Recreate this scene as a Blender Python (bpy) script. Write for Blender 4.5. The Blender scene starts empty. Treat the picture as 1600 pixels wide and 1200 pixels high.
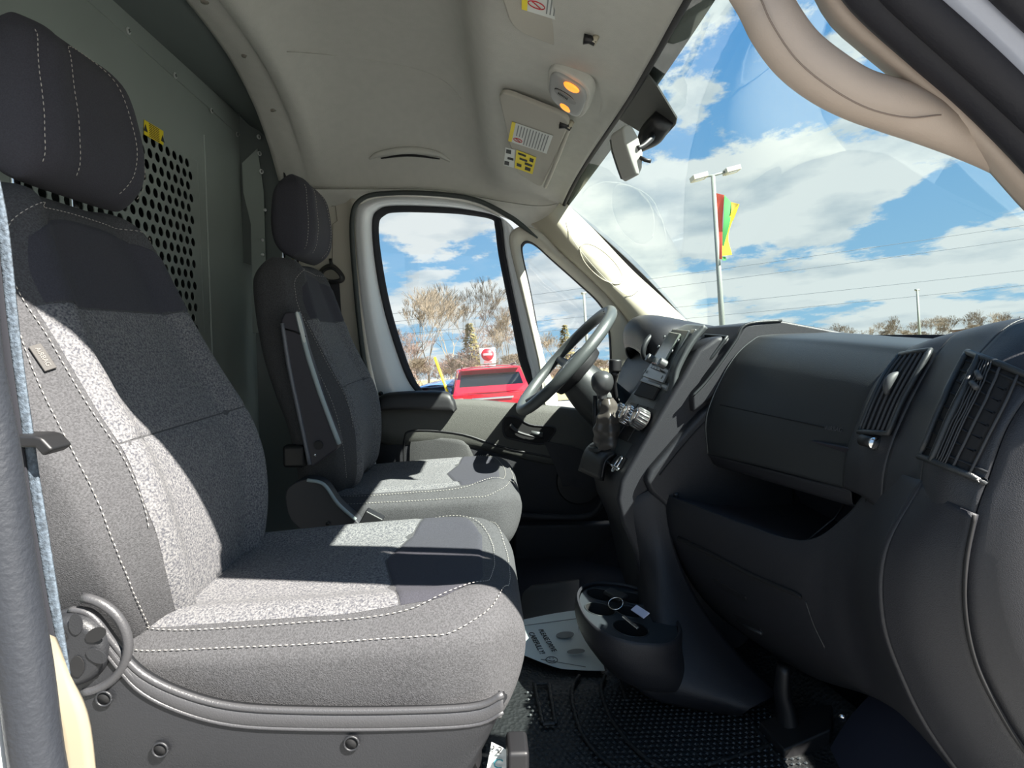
import bpy, bmesh, math, random
from mathutils import Vector, Matrix, Quaternion
from mathutils.geometry import tessellate_polygon
random.seed(7)
PI = math.pi
SC = bpy.context.scene
COL = SC.collection

# ------------------------------------------------------------------ camera
F = 950.0
PITCH = math.atan(75 / F); YAW = math.atan(50 / F * math.cos(PITCH))
CAM = Vector((0, 0, 0.8))
FWD = Vector((math.cos(PITCH) * math.sin(YAW), math.cos(PITCH) * math.cos(YAW), -math.sin(PITCH)))
RGT = Vector((math.cos(YAW), -math.sin(YAW), 0)); UPV = RGT.cross(FWD)
cd = bpy.data.cameras.new('camera'); cam = bpy.data.objects.new('camera', cd); COL.objects.link(cam)
cd.sensor_width = 36; cd.lens = F / 1600 * 36; cd.clip_start = 0.02; cd.clip_end = 2000
M = Matrix((RGT, UPV, -FWD)).transposed().to_4x4(); M.translation = CAM
cam.matrix_world = M
SC.camera = cam
SC.view_settings.view_transform = 'Standard'; SC.view_settings.look = 'None'
SC.view_settings.exposure = 0.0; SC.view_settings.gamma = 1.0
try: SC.view_settings.use_curve_mapping = False
except Exception: pass
SC.cycles.max_bounces = 8; SC.cycles.diffuse_bounces = 5; SC.cycles.transparent_max_bounces = 16
SC.cycles.use_denoising = True
SC.cycles.sample_clamp_indirect = 6.0

def ray(px, py):
    return (RGT * (px - 800) + UPV * (600 - py) + FWD * F)
def W(px, py, y):                      # a photograph pixel -> the world point at depth y
    d = ray(px, py); return CAM + d * (y / d.y)
def WX(px, py, x):
    d = ray(px, py); return CAM + d * (x / d.x)
def WZ(px, py, z):
    d = ray(px, py); return CAM + d * ((z - CAM.z) / d.z)

# the lot outside is not level with the van: its own frame
d1, d2 = ray(760, 585), ray(1430, 539)
EU = d2.cross(d1).normalized()
if EU.z < 0: EU = -EU
EY = (Vector((0, 1, 0)) - EU * EU.y).normalized(); EX = EY.cross(EU)
RE = Matrix((EX, EY, EU)).transposed()
EYE = 1.55
def ext(px, py, dist):                 # pixel -> lot coordinates (x right, y deep, z above ground)
    d = ray(px, py); l = Vector((d.dot(EX), d.dot(EY), d.dot(EU))); l *= dist / l.y
    return Vector((l.x, l.y, l.z + EYE))
def ext_matrix(v, rz=0):
    return Matrix.Translation(CAM + RE @ Vector((v[0], v[1], v[2] - EYE))) @ RE.to_4x4() @ Matrix.Rotation(rz, 4, 'Z')

# ------------------------------------------------------------------ sun and sky
SUN = Vector((0.70, -0.52, 1.0)).normalized()
sl = bpy.data.lights.new('sun', 'SUN'); sl.energy = 25; sl.angle = 0.009; sl.color = (1.0, 0.95, 0.87)
so = bpy.data.objects.new('sun', sl); COL.objects.link(so)
so.rotation_euler = SUN.to_track_quat('Z', 'Y').to_euler()

world = bpy.data.worlds.new('sky'); SC.world = world; world.use_nodes = True
def sky():
    nt = world.node_tree; N = nt.nodes; L = nt.links; N.clear()
    out = N.new('ShaderNodeOutputWorld'); bg = N.new('ShaderNodeBackground'); L.new(bg.outputs[0], out.inputs[0])
    tc = N.new('ShaderNodeTexCoord')
    def val(v): n = N.new('ShaderNodeValue'); n.outputs[0].default_value = v; return n.outputs[0]
    def m(op, a, b=None, c=None, clamp=False):
        n = N.new('ShaderNodeMath'); n.operation = op; n.use_clamp = clamp
        for i, x in enumerate((a, b, c)):
            if x is None: continue
            if isinstance(x, (int, float)): n.inputs[i].default_value = x
            else: L.new(x, n.inputs[i])
        return n.outputs[0]
    def dot(v):
        n = N.new('ShaderNodeVectorMath'); n.operation = 'DOT_PRODUCT'
        L.new(tc.outputs['Generated'], n.inputs[0]); n.inputs[1].default_value = v; return n.outputs['Value']
    x, y, z = dot(EX), dot(EY), dot(EU)
    az = m('ARCTAN2', x, y); el = m('ARCSINE', z)
    elp = m('MAXIMUM', el, 0.0)
    # fractal cloud noise, flattened towards the horizon
    den = m('ADD', elp, 0.22)
    cmb = N.new('ShaderNodeCombineXYZ')
    L.new(m('MULTIPLY', az, 3.2), cmb.inputs[0]); L.new(m('MULTIPLY', m('LOGARITHM', den, 2.718), 3.6), cmb.inputs[1])
    n1 = N.new('ShaderNodeTexNoise'); n1.inputs['Scale'].default_value = 2.1; n1.inputs['Detail'].default_value = 9
    n1.inputs['Roughness'].default_value = 0.62; n1.inputs['Distortion'].default_value = 0.1
    L.new(cmb.outputs[0], n1.inputs['Vector'])
    n2 = N.new('ShaderNodeTexNoise'); n2.inputs['Scale'].default_value = 2.3; n2.inputs['Detail'].default_value = 6
    n2.inputs['Roughness'].default_value = 0.5
    off = N.new('ShaderNodeVectorMath'); off.operation = 'ADD'; off.inputs[1].default_value = (7.3, 2.2, 1.0)
    L.new(cmb.outputs[0], off.inputs[0]); L.new(off.outputs[0], n2.inputs['Vector'])
    dens = m('ADD', m('MULTIPLY_ADD', n1.outputs['Fac'], 2.0, -0.5), m('MULTIPLY', m('SUBTRACT', 0.55, elp), 0.10))
    def blob(px, py, wpx, hpx, amp, rot=0):
        nonlocal dens
        d = ray(px, py).normalized(); a0 = math.atan2(d.dot(EX), d.dot(EY)); e0 = math.asin(d.dot(EU))
        ax = m('SUBTRACT', az, a0); ex = m('SUBTRACT', el, e0)
        c, s = math.cos(rot), math.sin(rot)
        u = m('ADD', m('MULTIPLY', ax, c), m('MULTIPLY', ex, s)); v = m('SUBTRACT', m('MULTIPLY', ex, c), m('MULTIPLY', ax, s))
        u = m('DIVIDE', u, wpx / F); v = m('DIVIDE', v, hpx / F)
        g = m('POWER', 2.718, m('MULTIPLY', m('ADD', m('MULTIPLY', u, u), m('MULTIPLY', v, v)), -1.0))
        dens = m('ADD', dens, m('MULTIPLY', g, amp))
    for b in CLOUDS: blob(*b)
    ramp = N.new('ShaderNodeMapRange'); ramp.interpolation_type = 'SMOOTHSTEP'
    ramp.inputs[1].default_value = 0.47; ramp.inputs[2].default_value = 0.66
    L.new(dens, ramp.inputs[0])
    # cloud body: bright tops, bluish grey undersides where thick
    shade = N.new('ShaderNodeMapRange'); shade.inputs[1].default_value = 0.46; shade.inputs[2].default_value = 0.66
    L.new(n2.outputs['Fac'], shade.inputs[0])
    cmix = N.new('ShaderNodeMix'); cmix.data_type = 'RGBA'
    cmix.inputs[6].default_value = (0.93, 0.97, 0.98, 1); cmix.inputs[7].default_value = (0.56, 0.66, 0.74, 1)
    L.new(shade.outputs[0], cmix.inputs[0])
    bl = N.new('ShaderNodeMix'); bl.data_type = 'RGBA'
    bl.inputs[6].default_value = (0.40, 0.69, 0.92, 1); bl.inputs[7].default_value = (0.085, 0.35, 0.80, 1)
    L.new(m('MULTIPLY', elp, 1.9, clamp=True), bl.inputs[0])
    mx = N.new('ShaderNodeMix'); mx.data_type = 'RGBA'
    L.new(ramp.outputs[0], mx.inputs[0]); L.new(bl.outputs[2], mx.inputs[6]); L.new(cmix.outputs[2], mx.inputs[7])
    L.new(mx.outputs[2], bg.inputs['Color']); bg.inputs['Strength'].default_value = 1.0
CLOUDS = [  # px, py, half width, half height, amount, tilt: clouds and clear patches seen in the photograph
    (1150, 330, 270, 100, 0.30, 0.0), (960, 330, 130, 150, 0.25, 0), (1370, 275, 130, 28, 0.30, 0.12), (1240, 235, 70, 40, 0.2, 0.3),
    (1560, 400, 130, 40, 0.25, 0.35), (1280, 110, 230, 80, -0.22, 0), (1450, 335, 90, 34, -0.30, 0.3), (1560, 300, 110, 50, -0.25, 0.3),
    (1100, 40, 90, 50, 0.10, 0), (1070, 120, 34, 60, 0.18, 0.5), (1320, 185, 45, 18, 0.28, 0), (1200, 170, 120, 22, -0.15, 0),
    (1350, 470, 350, 50, 0.18, 0), (700, 350, 130, 36, 0.20, 0), (740, 402, 90, 22, -0.34, 0), (620, 400, 30, 24, -0.2, 0), (650, 385, 26, 16, 0.2, 0),
    (700, 465, 140, 36, 0.30, 0), (870, 430, 60, 70, 0.15, 0)]
sky()

# ------------------------------------------------------------------ materials
MATS = {}
def lin(c): return tuple((x / 255 / 12.92 if x / 255 <= 0.04045 else ((x / 255 + 0.055) / 1.055) ** 2.4) for x in c) + (1,)
def mat(name, rgb, rough=0.6, metal=0.0, spec=0.5, noise=None, bump=None, emis=None, coat=0):
    """noise=(scale, amount of value change, 2nd rgb or None); bump=(scale, strength, kind)"""
    if name in MATS: return MATS[name]
    mt = bpy.data.materials.new(name); mt.use_nodes = True; nt = mt.node_tree; N = nt.nodes; L = nt.links
    b = N['Principled BSDF']; c = lin(rgb)
    b.inputs['Base Color'].default_value = c; b.inputs['Roughness'].default_value = rough
    b.inputs['Metallic'].default_value = metal; b.inputs['Specular IOR Level'].default_value = spec
    b.inputs['Coat Weight'].default_value = coat
    tc = N.new('ShaderNodeTexCoord')
    if noise:
        n = N.new('ShaderNodeTexNoise'); n.inputs['Scale'].default_value = noise[0]; n.inputs['Detail'].default_value = 3
        L.new(tc.outputs['Object'], n.inputs['Vector'])
        r = N.new('ShaderNodeMapRange'); r.inputs[1].default_value = 0.35; r.inputs[2].default_value = 0.65
        L.new(n.outputs['Fac'], r.inputs[0])
        mx = N.new('ShaderNodeMix'); mx.data_type = 'RGBA'
        c2 = lin(noise[2]) if len(noise) > 2 and noise[2] else tuple(min(1, x * (1 + noise[1])) for x in c[:3]) + (1,)
        mx.inputs[6].default_value = tuple(x * (1 - noise[1]) for x in c[:3]) + (1,) if not (len(noise) > 2 and noise[2]) else c
        mx.inputs[7].default_value = c2
        L.new(r.outputs[0], mx.inputs[0]); L.new(mx.outputs[2], b.inputs['Base Color'])
    if bump:
        bt = bump[2] if len(bump) > 2 else 'noise'
        bp = N.new('ShaderNodeBump'); bp.inputs['Strength'].default_value = bump[1]; bp.inputs['Distance'].default_value = 0.002
        if bt == 'noise':
            n = N.new('ShaderNodeTexNoise'); n.inputs['Scale'].default_value = bump[0]; n.inputs['Detail'].default_value = 2
            L.new(tc.outputs['Object'], n.inputs['Vector']); L.new(n.outputs['Fac'], bp.inputs['Height'])
        elif bt == 'voronoi':
            n = N.new('ShaderNodeTexVoronoi'); n.inputs['Scale'].default_value = bump[0]
            L.new(tc.outputs['Object'], n.inputs['Vector']); L.new(n.outputs['Distance'], bp.inputs['Height'])
        L.new(bp.outputs[0], b.inputs['Normal'])
    if emis:
        b.inputs['Emission Color'].default_value = lin(emis[0]); b.inputs['Emission Strength'].default_value = emis[1]
    MATS[name] = mt; return mt
def glass_mat(name, tint, gloss=0.06):
    mt = bpy.data.materials.new(name); mt.use_nodes = True; nt = mt.node_tree; N = nt.nodes; L = nt.links
    N.clear(); o = N.new('ShaderNodeOutputMaterial'); t = N.new('ShaderNodeBsdfTransparent'); t.inputs[0].default_value = tint + (1,)
    g = N.new('ShaderNodeBsdfGlossy'); g.inputs['Roughness'].default_value = 0.02
    fr = N.new('ShaderNodeFresnel'); fr.inputs['IOR'].default_value = 1.45
    mm = N.new('ShaderNodeMath'); mm.operation = 'MINIMUM'; mm.inputs[1].default_value = 0.14; L.new(fr.outputs[0], mm.inputs[0])
    mx = N.new('ShaderNodeMixShader'); L.new(mm.outputs[0], mx.inputs[0]); L.new(t.outputs[0], mx.inputs[1]); L.new(g.outputs[0], mx.inputs[2])
    L.new(mx.outputs[0], o.inputs[0]); return mt
HEADL = mat('headliner', (180, 180, 173), 0.95, noise=(40, 0.02), bump=(600, 0.35))
BEIGE = mat('beige_trim', (166, 160, 142), 0.6, bump=(500, 0.15))
VISOR = mat('visor_vinyl', (165, 162, 152), 0.75, bump=(500, 0.15))
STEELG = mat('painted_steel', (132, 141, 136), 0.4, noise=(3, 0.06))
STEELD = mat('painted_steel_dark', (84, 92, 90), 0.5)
SCREW = mat('zinc', (190, 194, 192), 0.35, 0.2)
BLACK = mat('black_plastic', (22, 22, 24), 0.5)
RUBBER = mat('rubber', (17, 18, 27), 0.7, bump=(300, 0.2))
DASH = mat('dash_plastic', (34, 35, 39), 0.48, noise=(500, 0.18), bump=(900, 0.2, 'voronoi'))
DASHG = mat('dash_panel', (38, 41, 43), 0.42, bump=(900, 0.2, 'voronoi'))
DASHL = mat('dash_lower', (29, 30, 35), 0.55, noise=(500, 0.15), bump=(900, 0.2, 'voronoi'))
SATIN = mat('satin_bezel', (95, 98, 98), 0.35, 0.3)
CAVITY = mat('cavity', (10, 10, 12), 0.8)  # near-black; on flat holes, slots and recesses it paints their inner shade
CHROME = mat('chrome', (215, 215, 215), 0.12, 1.0)
FABP = mat('seat_plain_fabric', (62, 62, 64), 0.95, noise=(420, 0.30), bump=(700, 0.5))
FABI = mat('seat_insert_fabric', (62, 63, 69), 0.95, noise=(330, 0, (114, 113, 113)), bump=(600, 0.6))
FABY = mat('seat_yoke_fabric', (48, 48, 55), 0.95, noise=(500, 0.15), bump=(900, 0.3))
THREAD = mat('pale_thread', (165, 160, 152), 0.8)
VAL = mat('seat_valance_plastic', (32, 33, 36), 0.5, bump=(500, 0.25))
VALL = mat('valance_rail', (58, 58, 60), 0.42, bump=(500, 0.2))
WHITE = mat('white_paint', (222, 226, 228), 0.3, coat=0.5)
CARPET = mat('carpet', (24, 25, 33), 0.98, noise=(200, 0.3), bump=(400, 0.6))
MATR = mat('mat_rubber', (26, 28, 29), 0.5, bump=(120, 1.0, 'voronoi'))
PAPER = mat('paper', (205, 214, 212), 0.85)
INK = mat('ink', (40, 44, 46), 0.8)
YELLOW = mat('label_yellow', (225, 205, 30), 0.6)
LABW = mat('label_white', (200, 204, 200), 0.6)
REDP = mat('red_print', (190, 40, 50), 0.6)
GREY = mat('grey_print', (120, 125, 125), 0.7)
BELT = mat('belt_webbing', (76, 86, 96), 0.8, noise=(250, 0.35), bump=(400, 0.5))
GLASS = glass_mat('clear_glass', (0.94, 0.96, 0.96))
WGLASS = glass_mat('windshield_glass', (0.86, 0.95, 0.93))
DARKGLASS = mat('dark_glass', (18, 22, 26), 0.08, coat=0.5)
LAMP = mat('warm_lamp', (255, 170, 70), 0.4, emis=((255, 150, 50), 1.3))

# ------------------------------------------------------------------ mesh helpers
def tag(o, label=None, cat=None, group=None, kind=None):
    if label: o['label'] = label
    if cat: o['category'] = cat
    if group: o['group'] = group
    if kind: o['kind'] = kind
    return o
def empty(name, loc=(0, 0, 0), label=None, cat=None, group=None, kind=None):
    o = bpy.data.objects.new(name, None); COL.objects.link(o); o.location = loc; o.empty_display_size = 0.05
    return tag(o, label, cat, group, kind)
def link(name, me, m, parent=None, smooth=True):
    if m is not None: me.materials.append(m)
    if smooth:
        for p in me.polygons: p.use_smooth = True
    o = bpy.data.objects.new(name, me); COL.objects.link(o)
    if parent is not None:
        o.parent = parent
        pm = Matrix.Translation(parent.location)
        if parent.parent is not None: pm = Matrix.Translation(parent.parent.location) @ pm
        o.location = -pm.translation          # meshes are built in van coordinates
        if parent.get('local'): o.location = (0, 0, 0)
    return o
def mesh(name, v, f, m, parent=None, smooth=True, bev=0, thick=0, sub=0, off=0):
    me = bpy.data.meshes.new(name); me.from_pydata([tuple(x) for x in v], [], f)
    bm = bmesh.new(); bm.from_mesh(me); bmesh.ops.remove_doubles(bm, verts=bm.verts, dist=1e-6)
    bmesh.ops.recalc_face_normals(bm, faces=bm.faces); bm.to_mesh(me); bm.free()
    o = link(name, me, m, parent, smooth)
    if thick:
        s = o.modifiers.new('t', 'SOLIDIFY'); s.thickness = thick; s.offset = off
    if bev:
        b = o.modifiers.new('b', 'BEVEL'); b.width = bev; b.segments = 3; b.limit_method = 'ANGLE'; b.angle_limit = 0.6
    if sub:
        s = o.modifiers.new('s', 'SUBSURF'); s.levels = sub; s.render_levels = sub
    if smooth and (bev or thick):
        w = o.modifiers.new('w', 'WEIGHTED_NORMAL')
    return o
def cr(pts, n, closed=False):
    """Catmull-Rom through pts, n samples"""
    P = [Vector(p) for p in pts]; k = len(P)
    if k == 2 and not closed: return [P[0].lerp(P[1], i / (n - 1)) for i in range(n)]
    out = []; segs = k if closed else k - 1
    for i in range(n):
        t = i / (n if closed else n - 1) * segs; j = min(int(t), segs - 1); u = t - j
        if closed: a, b, c, d = P[(j - 1) % k], P[j], P[(j + 1) % k], P[(j + 2) % k]
        else:
            b, c = P[j], P[j + 1]; a = P[j - 1] if j > 0 else b * 2 - c; d = P[j + 2] if j + 2 < k else c * 2 - b
        out.append(0.5 * ((2 * b) + (c - a) * u + (2 * a - 5 * b + 4 * c - d) * u * u + (3 * b - a - 3 * c + d) * u ** 3))
    return out
def WL(l, y=None): return [W(*(p if len(p) == 3 else (p[0], p[1], y))) for p in l]
def loft(name, curves, m, parent=None, nu=24, nv=8, thick=0.004, closed=False, smooth_v=True, off=0, bev=0, rings_closed=False):
    C = [cr(c, nu, closed) for c in curves]
    rows = []
    for i in range(nu):
        col = [c[i] for c in C]
        rows.append(cr(col, nv) if smooth_v else
                    [Vector(col[min(int(t), len(col) - 2)]).lerp(col[min(int(t), len(col) - 2) + 1], t - min(int(t), len(col) - 2)) for t in [k / (nv - 1) * (len(col) - 1) for k in range(nv)]])
    v = [p for r in rows for p in r]; f = []
    for i in range(nu if closed else nu - 1):
        for j in range(nv - 1):
            a = i * nv + j; b = ((i + 1) % nu) * nv + j
            f.append((a, a + 1, b + 1, b))
    return mesh(name, v, f, m, parent, thick=thick, off=off, bev=bev)
def tube_data(path, r, seg=10, caps=True, flat=1.0, nrm=None):
    P = [Vector(p) for p in path]; n = len(P); v = []; f = []
    R = r if isinstance(r, (list, tuple)) else [r] * n
    up = Vector(nrm) if nrm else None
    prev = None
    for i in range(n):
        t = (P[min(i + 1, n - 1)] - P[max(i - 1, 0)]).normalized()
        if up is None:
            if prev is None:
                a = Vector((0, 0, 1)) if abs(t.z) < 0.9 else Vector((1, 0, 0)); x = t.cross(a).normalized()
            else: x = (prev - t * prev.dot(t)).normalized()
            prev = x
        else: x = t.cross(up).normalized()
        y = t.cross(x).normalized()
        for k in range(seg):
            a = 2 * PI * k / seg; v.append(P[i] + x * math.cos(a) * R[i] + y * math.sin(a) * R[i] * flat)
    for i in range(n - 1):
        for k in range(seg):
            a = i * seg + k; b = i * seg + (k + 1) % seg
            f.append((a, b, b + seg, a + seg))
    if caps: f.append(tuple(range(seg))[::-1]); f.append(tuple(range((n - 1) * seg, n * seg)))
    return v, f
def tube(name, path, r, m, parent=None, seg=10, n=0, flat=1.0, nrm=None):
    if n:
        k = len(path)
        if isinstance(r, (list, tuple)):
            rr = cr([(a, 0, 0) for a in r], n); r = [max(1e-4, a.x) for a in rr]
        path = cr(path, n)
    v, f = tube_data(path, r, seg, flat=flat, nrm=nrm); return mesh(name, v, f, m, parent)
def box_data(c, s, R=None):
    c = Vector(c); v = []
    for i in range(8):
        p = Vector(((i & 1) - .5, ((i >> 1) & 1) - .5, ((i >> 2) & 1) - .5)); p = Vector((p.x * s[0], p.y * s[1], p.z * s[2]))
        v.append(c + (R @ p if R else p))
    return v, [(0, 2, 3, 1), (4, 5, 7, 6), (0, 1, 5, 4), (2, 6, 7, 3), (0, 4, 6, 2), (1, 3, 7, 5)]
def box(name, c, s, m, parent=None, bev=0, R=None):
    v, f = box_data(c, s, R); return mesh(name, v, f, m, parent, bev=bev)
def prism(name, pts, d, m, parent=None, bev=0, holes=()):
    """planar outline (3d points, optional holes) pushed along d into a closed solid"""
    loops = [[Vector(p) for p in pts]] + [[Vector(p) for p in h] for h in holes]
    tri = tessellate_polygon(loops); allp = [p for l in loops for p in l]; n = len(allp); d = Vector(d)
    v = allp + [p + d for p in allp]; f = []
    for t in tri: f.append(tuple(t)); f.append(tuple(x + n for x in t)[::-1])
    o = 0
    for l in loops:
        k = len(l)
        for i in range(k): a = o + i; b = o + (i + 1) % k; f.append((a, b, b + n, a + n))
        o += k
    if not holes and len(pts) > 2 and bev:      # n-gon caps bevel cleanly
        f = [tuple(range(n)), tuple(range(n, 2 * n))[::-1]] + f[2 * len(tri):]
    return mesh(name, v, f, m, parent, bev=bev, smooth=bool(bev) or False)
def multi(name, parts, m, parent=None, smooth=True, bev=0):
    V = []; Fc = []
    for v, f in parts:
        o = len(V); V += list(v); Fc += [tuple(i + o for i in q) for q in f]
    me = bpy.data.meshes.new(name); me.from_pydata([tuple(x) for x in V], [], Fc); me.update()
    o = link(name, me, m, parent, smooth)
    if bev:
        b = o.modifiers.new('b', 'BEVEL'); b.width = bev; b.segments = 2; b.limit_method = 'ANGLE'
    return o
_bvh = {}
def hit(objs, px, py, off=0.0):
    """the point of a built surface that lies on a view ray, lifted off along its normal"""
    d = ray(px, py).normalized(); best = None
    for o in objs if isinstance(objs, (list, tuple)) else [objs]:
        if o.name not in _bvh:
            from mathutils.bvhtree import BVHTree
            _bvh[o.name] = BVHTree.FromPolygons([v.co.copy() for v in o.data.vertices], [tuple(p.vertices) for p in o.data.polygons])
        h = _bvh[o.name].ray_cast(CAM, d)
        if h[0] is not None and (best is None or h[3] < best[3]): best = h
    if best is None: return None
    n = best[1] if best[1].dot(d) < 0 else -best[1]
    return best[0] + n * off
def disc(name, c, nrm, r, depth, m, parent=None, seg=24, bev=0, r2=None):
    n = Vector(nrm).normalized(); c = Vector(c)
    v, f = tube_data([c, c + n * depth], [r, r2 if r2 else r], seg)
    return mesh(name, v, f, m, parent, bev=bev)
def ellipse(c, ax, ay, n=32): return [Vector(c) + Vector(ax) * math.cos(2 * PI * i / n) + Vector(ay) * math.sin(2 * PI * i / n) for i in range(n)]
def stitch(name, path, parent, m=None, dash=0.0050, gap=0.0034, r=0.0007, nrm=None):
    P = [Vector(p) for p in path]; L = 0; parts = []; nextd = 0; on = []
    for a, b in zip(P, P[1:]):
        seg = (b - a).length
        while nextd < L + seg:
            p0 = a.lerp(b, (nextd - L) / seg); p1 = p0 + (b - a).normalized() * dash
            parts.append(tube_data([p0, p0.lerp(p1, .5), p1], [r * .5, r, r * .5], 5)); nextd += dash + gap
        L += seg
    return multi(name, parts, m or THREAD, parent)
def text(name, body, size, mtx, m, parent=None, depth=0.0004, align='CENTER'):
    cu = bpy.data.curves.new(name, 'FONT'); cu.body = body; cu.size = size; cu.extrude = depth
    cu.align_x = align; cu.align_y = 'CENTER'; cu.materials.append(m)
    tmp = bpy.data.objects.new('tmp', cu); COL.objects.link(tmp); bpy.context.view_layer.update()
    me = bpy.data.meshes.new_from_object(tmp.evaluated_get(bpy.context.evaluated_depsgraph_get())); bpy.data.objects.remove(tmp)
    me.materials.clear(); me.materials.append(m)
    o = bpy.data.objects.new(name, me); COL.objects.link(o)
    if parent is not None:
        o.parent = parent
        if not parent.get('local'): mtx = Matrix.Translation(-Vector(parent.location)) @ mtx
    o.matrix_local = mtx
    return o
def frame(o, x, y):
    """matrix with origin o, x along x, y near y"""
    x = Vector(x).normalized(); z = x.cross(Vector(y)).normalized(); y = z.cross(x)
    m = Matrix((x, y, z)).transposed().to_4x4(); m.translation = Vector(o); return m

# ------------------------------------------------------------------ setting: shell of the van
VX = -0.86                                   # plane of the steel partition
# floor
floor = tag(mesh('floor', [(-.9, .58, 0), (1.05, .58, 0), (1.05, 2.35, 0), (-.9, 2.35, 0)], [(0, 1, 2, 3)], CARPET, thick=0.04, off=-1, smooth=False), kind='structure')
tag(box('trim_1', (0.05, .575, -.07), (1.9, .05, .16), WHITE, bev=.01), kind='structure')      # door sill

# headliner: control points (x, z) on the centre line and at the side
HC = [(-.71, 1.62, -.72, 1.36), (-.66, 1.605, -.66, 1.345), (-.615, 1.60, -.62, 1.34), (-.60, 1.585, -.60, 1.335), (-.565, 1.58, -.57, 1.33), (-.52, 1.615, -.53, 1.325),
      (-.44, 1.655, -.45, 1.325), (-.28, 1.67, -.28, 1.322), (-.12, 1.655, -.1, 1.316), (-.045, 1.60, 0.0, 1.308), (-.015, 1.51, .06, 1.30), (.02, 1.462, .10, 1.295),
      (.08, 1.448, .14, 1.288), (.16, 1.428, .19, 1.28), (.24, 1.405, .235, 1.272), (.31, 1.385, .27, 1.262), (.352, 1.362, .292, 1.252)]
def ceil_pt(i, u):
    a, b, c, d = HC[i]; p = abs(u) ** 3.4; q = u * u
    return Vector((a + (c - a) * q, 1.45 + .83 * u, b + (d - b) * p))
us = [-1, -.985, -.96, -.92, -.85, -.7, -.5, -.25, 0, .25, .5, .7, .8, .86, .92, .96, .985, 1]
ceil = loft('ceiling', [[ceil_pt(i, u) for i in range(len(HC))] for u in us], HEADL, nu=72, nv=70, thick=.012, off=0)
tag(ceil, kind='structure')
def ceil_x(x, u):                            # a point on the headliner near x
    best = None
    for i in range(len(HC) - 1):
        a, b = ceil_pt(i, u), ceil_pt(i + 1, u)
        if a.x <= x <= b.x: return a.lerp(b, (x - a.x) / (b.x - a.x))
    return ceil_pt(len(HC) - 1, u)
loft('headliner_edge', [WL([(470, 296), (560, 296), (680, 298), (790, 316), (850, 322), (890, 312)], 2.23), WL([(500, 330), (560, 318), (680, 309), (785, 338), (835, 362), (884, 350)], 2.30)], HEADL, ceil, nu=40, nv=4, thick=.006)
# seam across the headliner, round plugs on its rear rail, grip by the door
for y in (1.56, 1.81, 2.04):
    p = ceil_x(-.655, (y - 1.45) / .83); disc('plug', p + Vector((0, 0, -.004)), (.1, 0, -1), .0095, .004, mat('plug_grey', (128, 124, 114), .8), ceil, seg=20)

def cpix(l, off): return [p for p in (hit(ceil, x, y, .006 + off) for x, y in l) if p]
tube('seam', cpix([(446, 78), (520, 84), (600, 95), (660, 108), (700, 128), (722, 152)], .0005), .0012, HEADL, ceil, n=40, seg=6)
tube('grip', cpix([(578, 246), (596, 238), (640, 233), (682, 238), (704, 250)], .004), [.004, .012, .016, .012, .004], HEADL, ceil, n=24, seg=14, flat=.8)
tube('grip_gap', cpix([(596, 244), (640, 239), (688, 245)], .010), [.003, .007, .003], CAVITY, ceil, n=14, flat=.6)

# partition at the back, with its perforated window, top rail and screws
Y0, Y1 = 1.205, 1.945; Z0, Z1 = .80, 1.335
wb = empty('wall_back', (VX, 1.45, 0), kind='structure')
HP, HRw = .0372, .0325
rows = int((Z1 - Z0) / HRw); cols = int((Y1 - Y0) / HP)
V = []; Fc = []
for r in range(-1, rows + 1):
    for c in range(-1, cols + 1):
        cy = Y0 + .01 + (c + .5 + (.5 if r % 2 else 0)) * HP; cz = Z0 + .005 + (r + .5) * HRw
        hole = 0 <= r < rows and 0 <= c < cols - (r % 2)
        b = len(V); hexp = [Vector((VX + .001, cy + HP / math.sqrt(3) * math.sin(PI / 3 * k), cz + HRw * .6667 * math.cos(PI / 3 * k))) for k in range(6)]
        hx = [hexp[k // 2] if k % 2 == 0 else hexp[k // 2].lerp(hexp[(k // 2 + 1) % 6], .5) for k in range(12)]
        V += hx
        if hole:
            for dx in (0, -.0025):
                V += [Vector((VX + .001 + dx, cy + .0140 * math.sin(PI / 6 * k), cz + .0128 * math.cos(PI / 6 * k))) for k in range(12)]
            for k in range(12):
                k2 = (k + 1) % 12
                Fc.append((b + k, b + k2, b + 12 + k2, b + 12 + k)); Fc.append((b + 12 + k, b + 12 + k2, b + 24 + k2, b + 24 + k))
        else: Fc.append(tuple(b + k for k in range(12)))
perf = mesh('perforated_window', V, Fc, STEELG, wb, smooth=False)
def yz(l, x=VX): return [Vector((x, a, b)) for a, b in l]
pt = [(.6, 0), (2.40, 0), (2.40, 1.60), (.6, 1.60)]
prism('panel', yz(pt), (.0015, 0, 0), STEELG, wb, holes=[yz([(Y0 + .012, Z0 + .01), (Y1 + .006, Z0 + .01), (Y1 + .006, Z1 - .004), (Y0 + .012, Z1 - .004)])])
# rib pressed down the panel, wing plate towards the pillar
box('panel_rib', (VX + .003, 2.0, .75), (.006, .010, 1.35), STEELG, wb, bev=.003)
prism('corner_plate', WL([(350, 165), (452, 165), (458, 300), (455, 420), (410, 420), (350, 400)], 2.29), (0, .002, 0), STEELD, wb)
prism('wing_plate', WL([(378, 255), (402, 232), (412, 300), (418, 520), (395, 520), (392, 350), (380, 300)], 2.27), (0, .002, 0), STEELG, wb)
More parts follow.
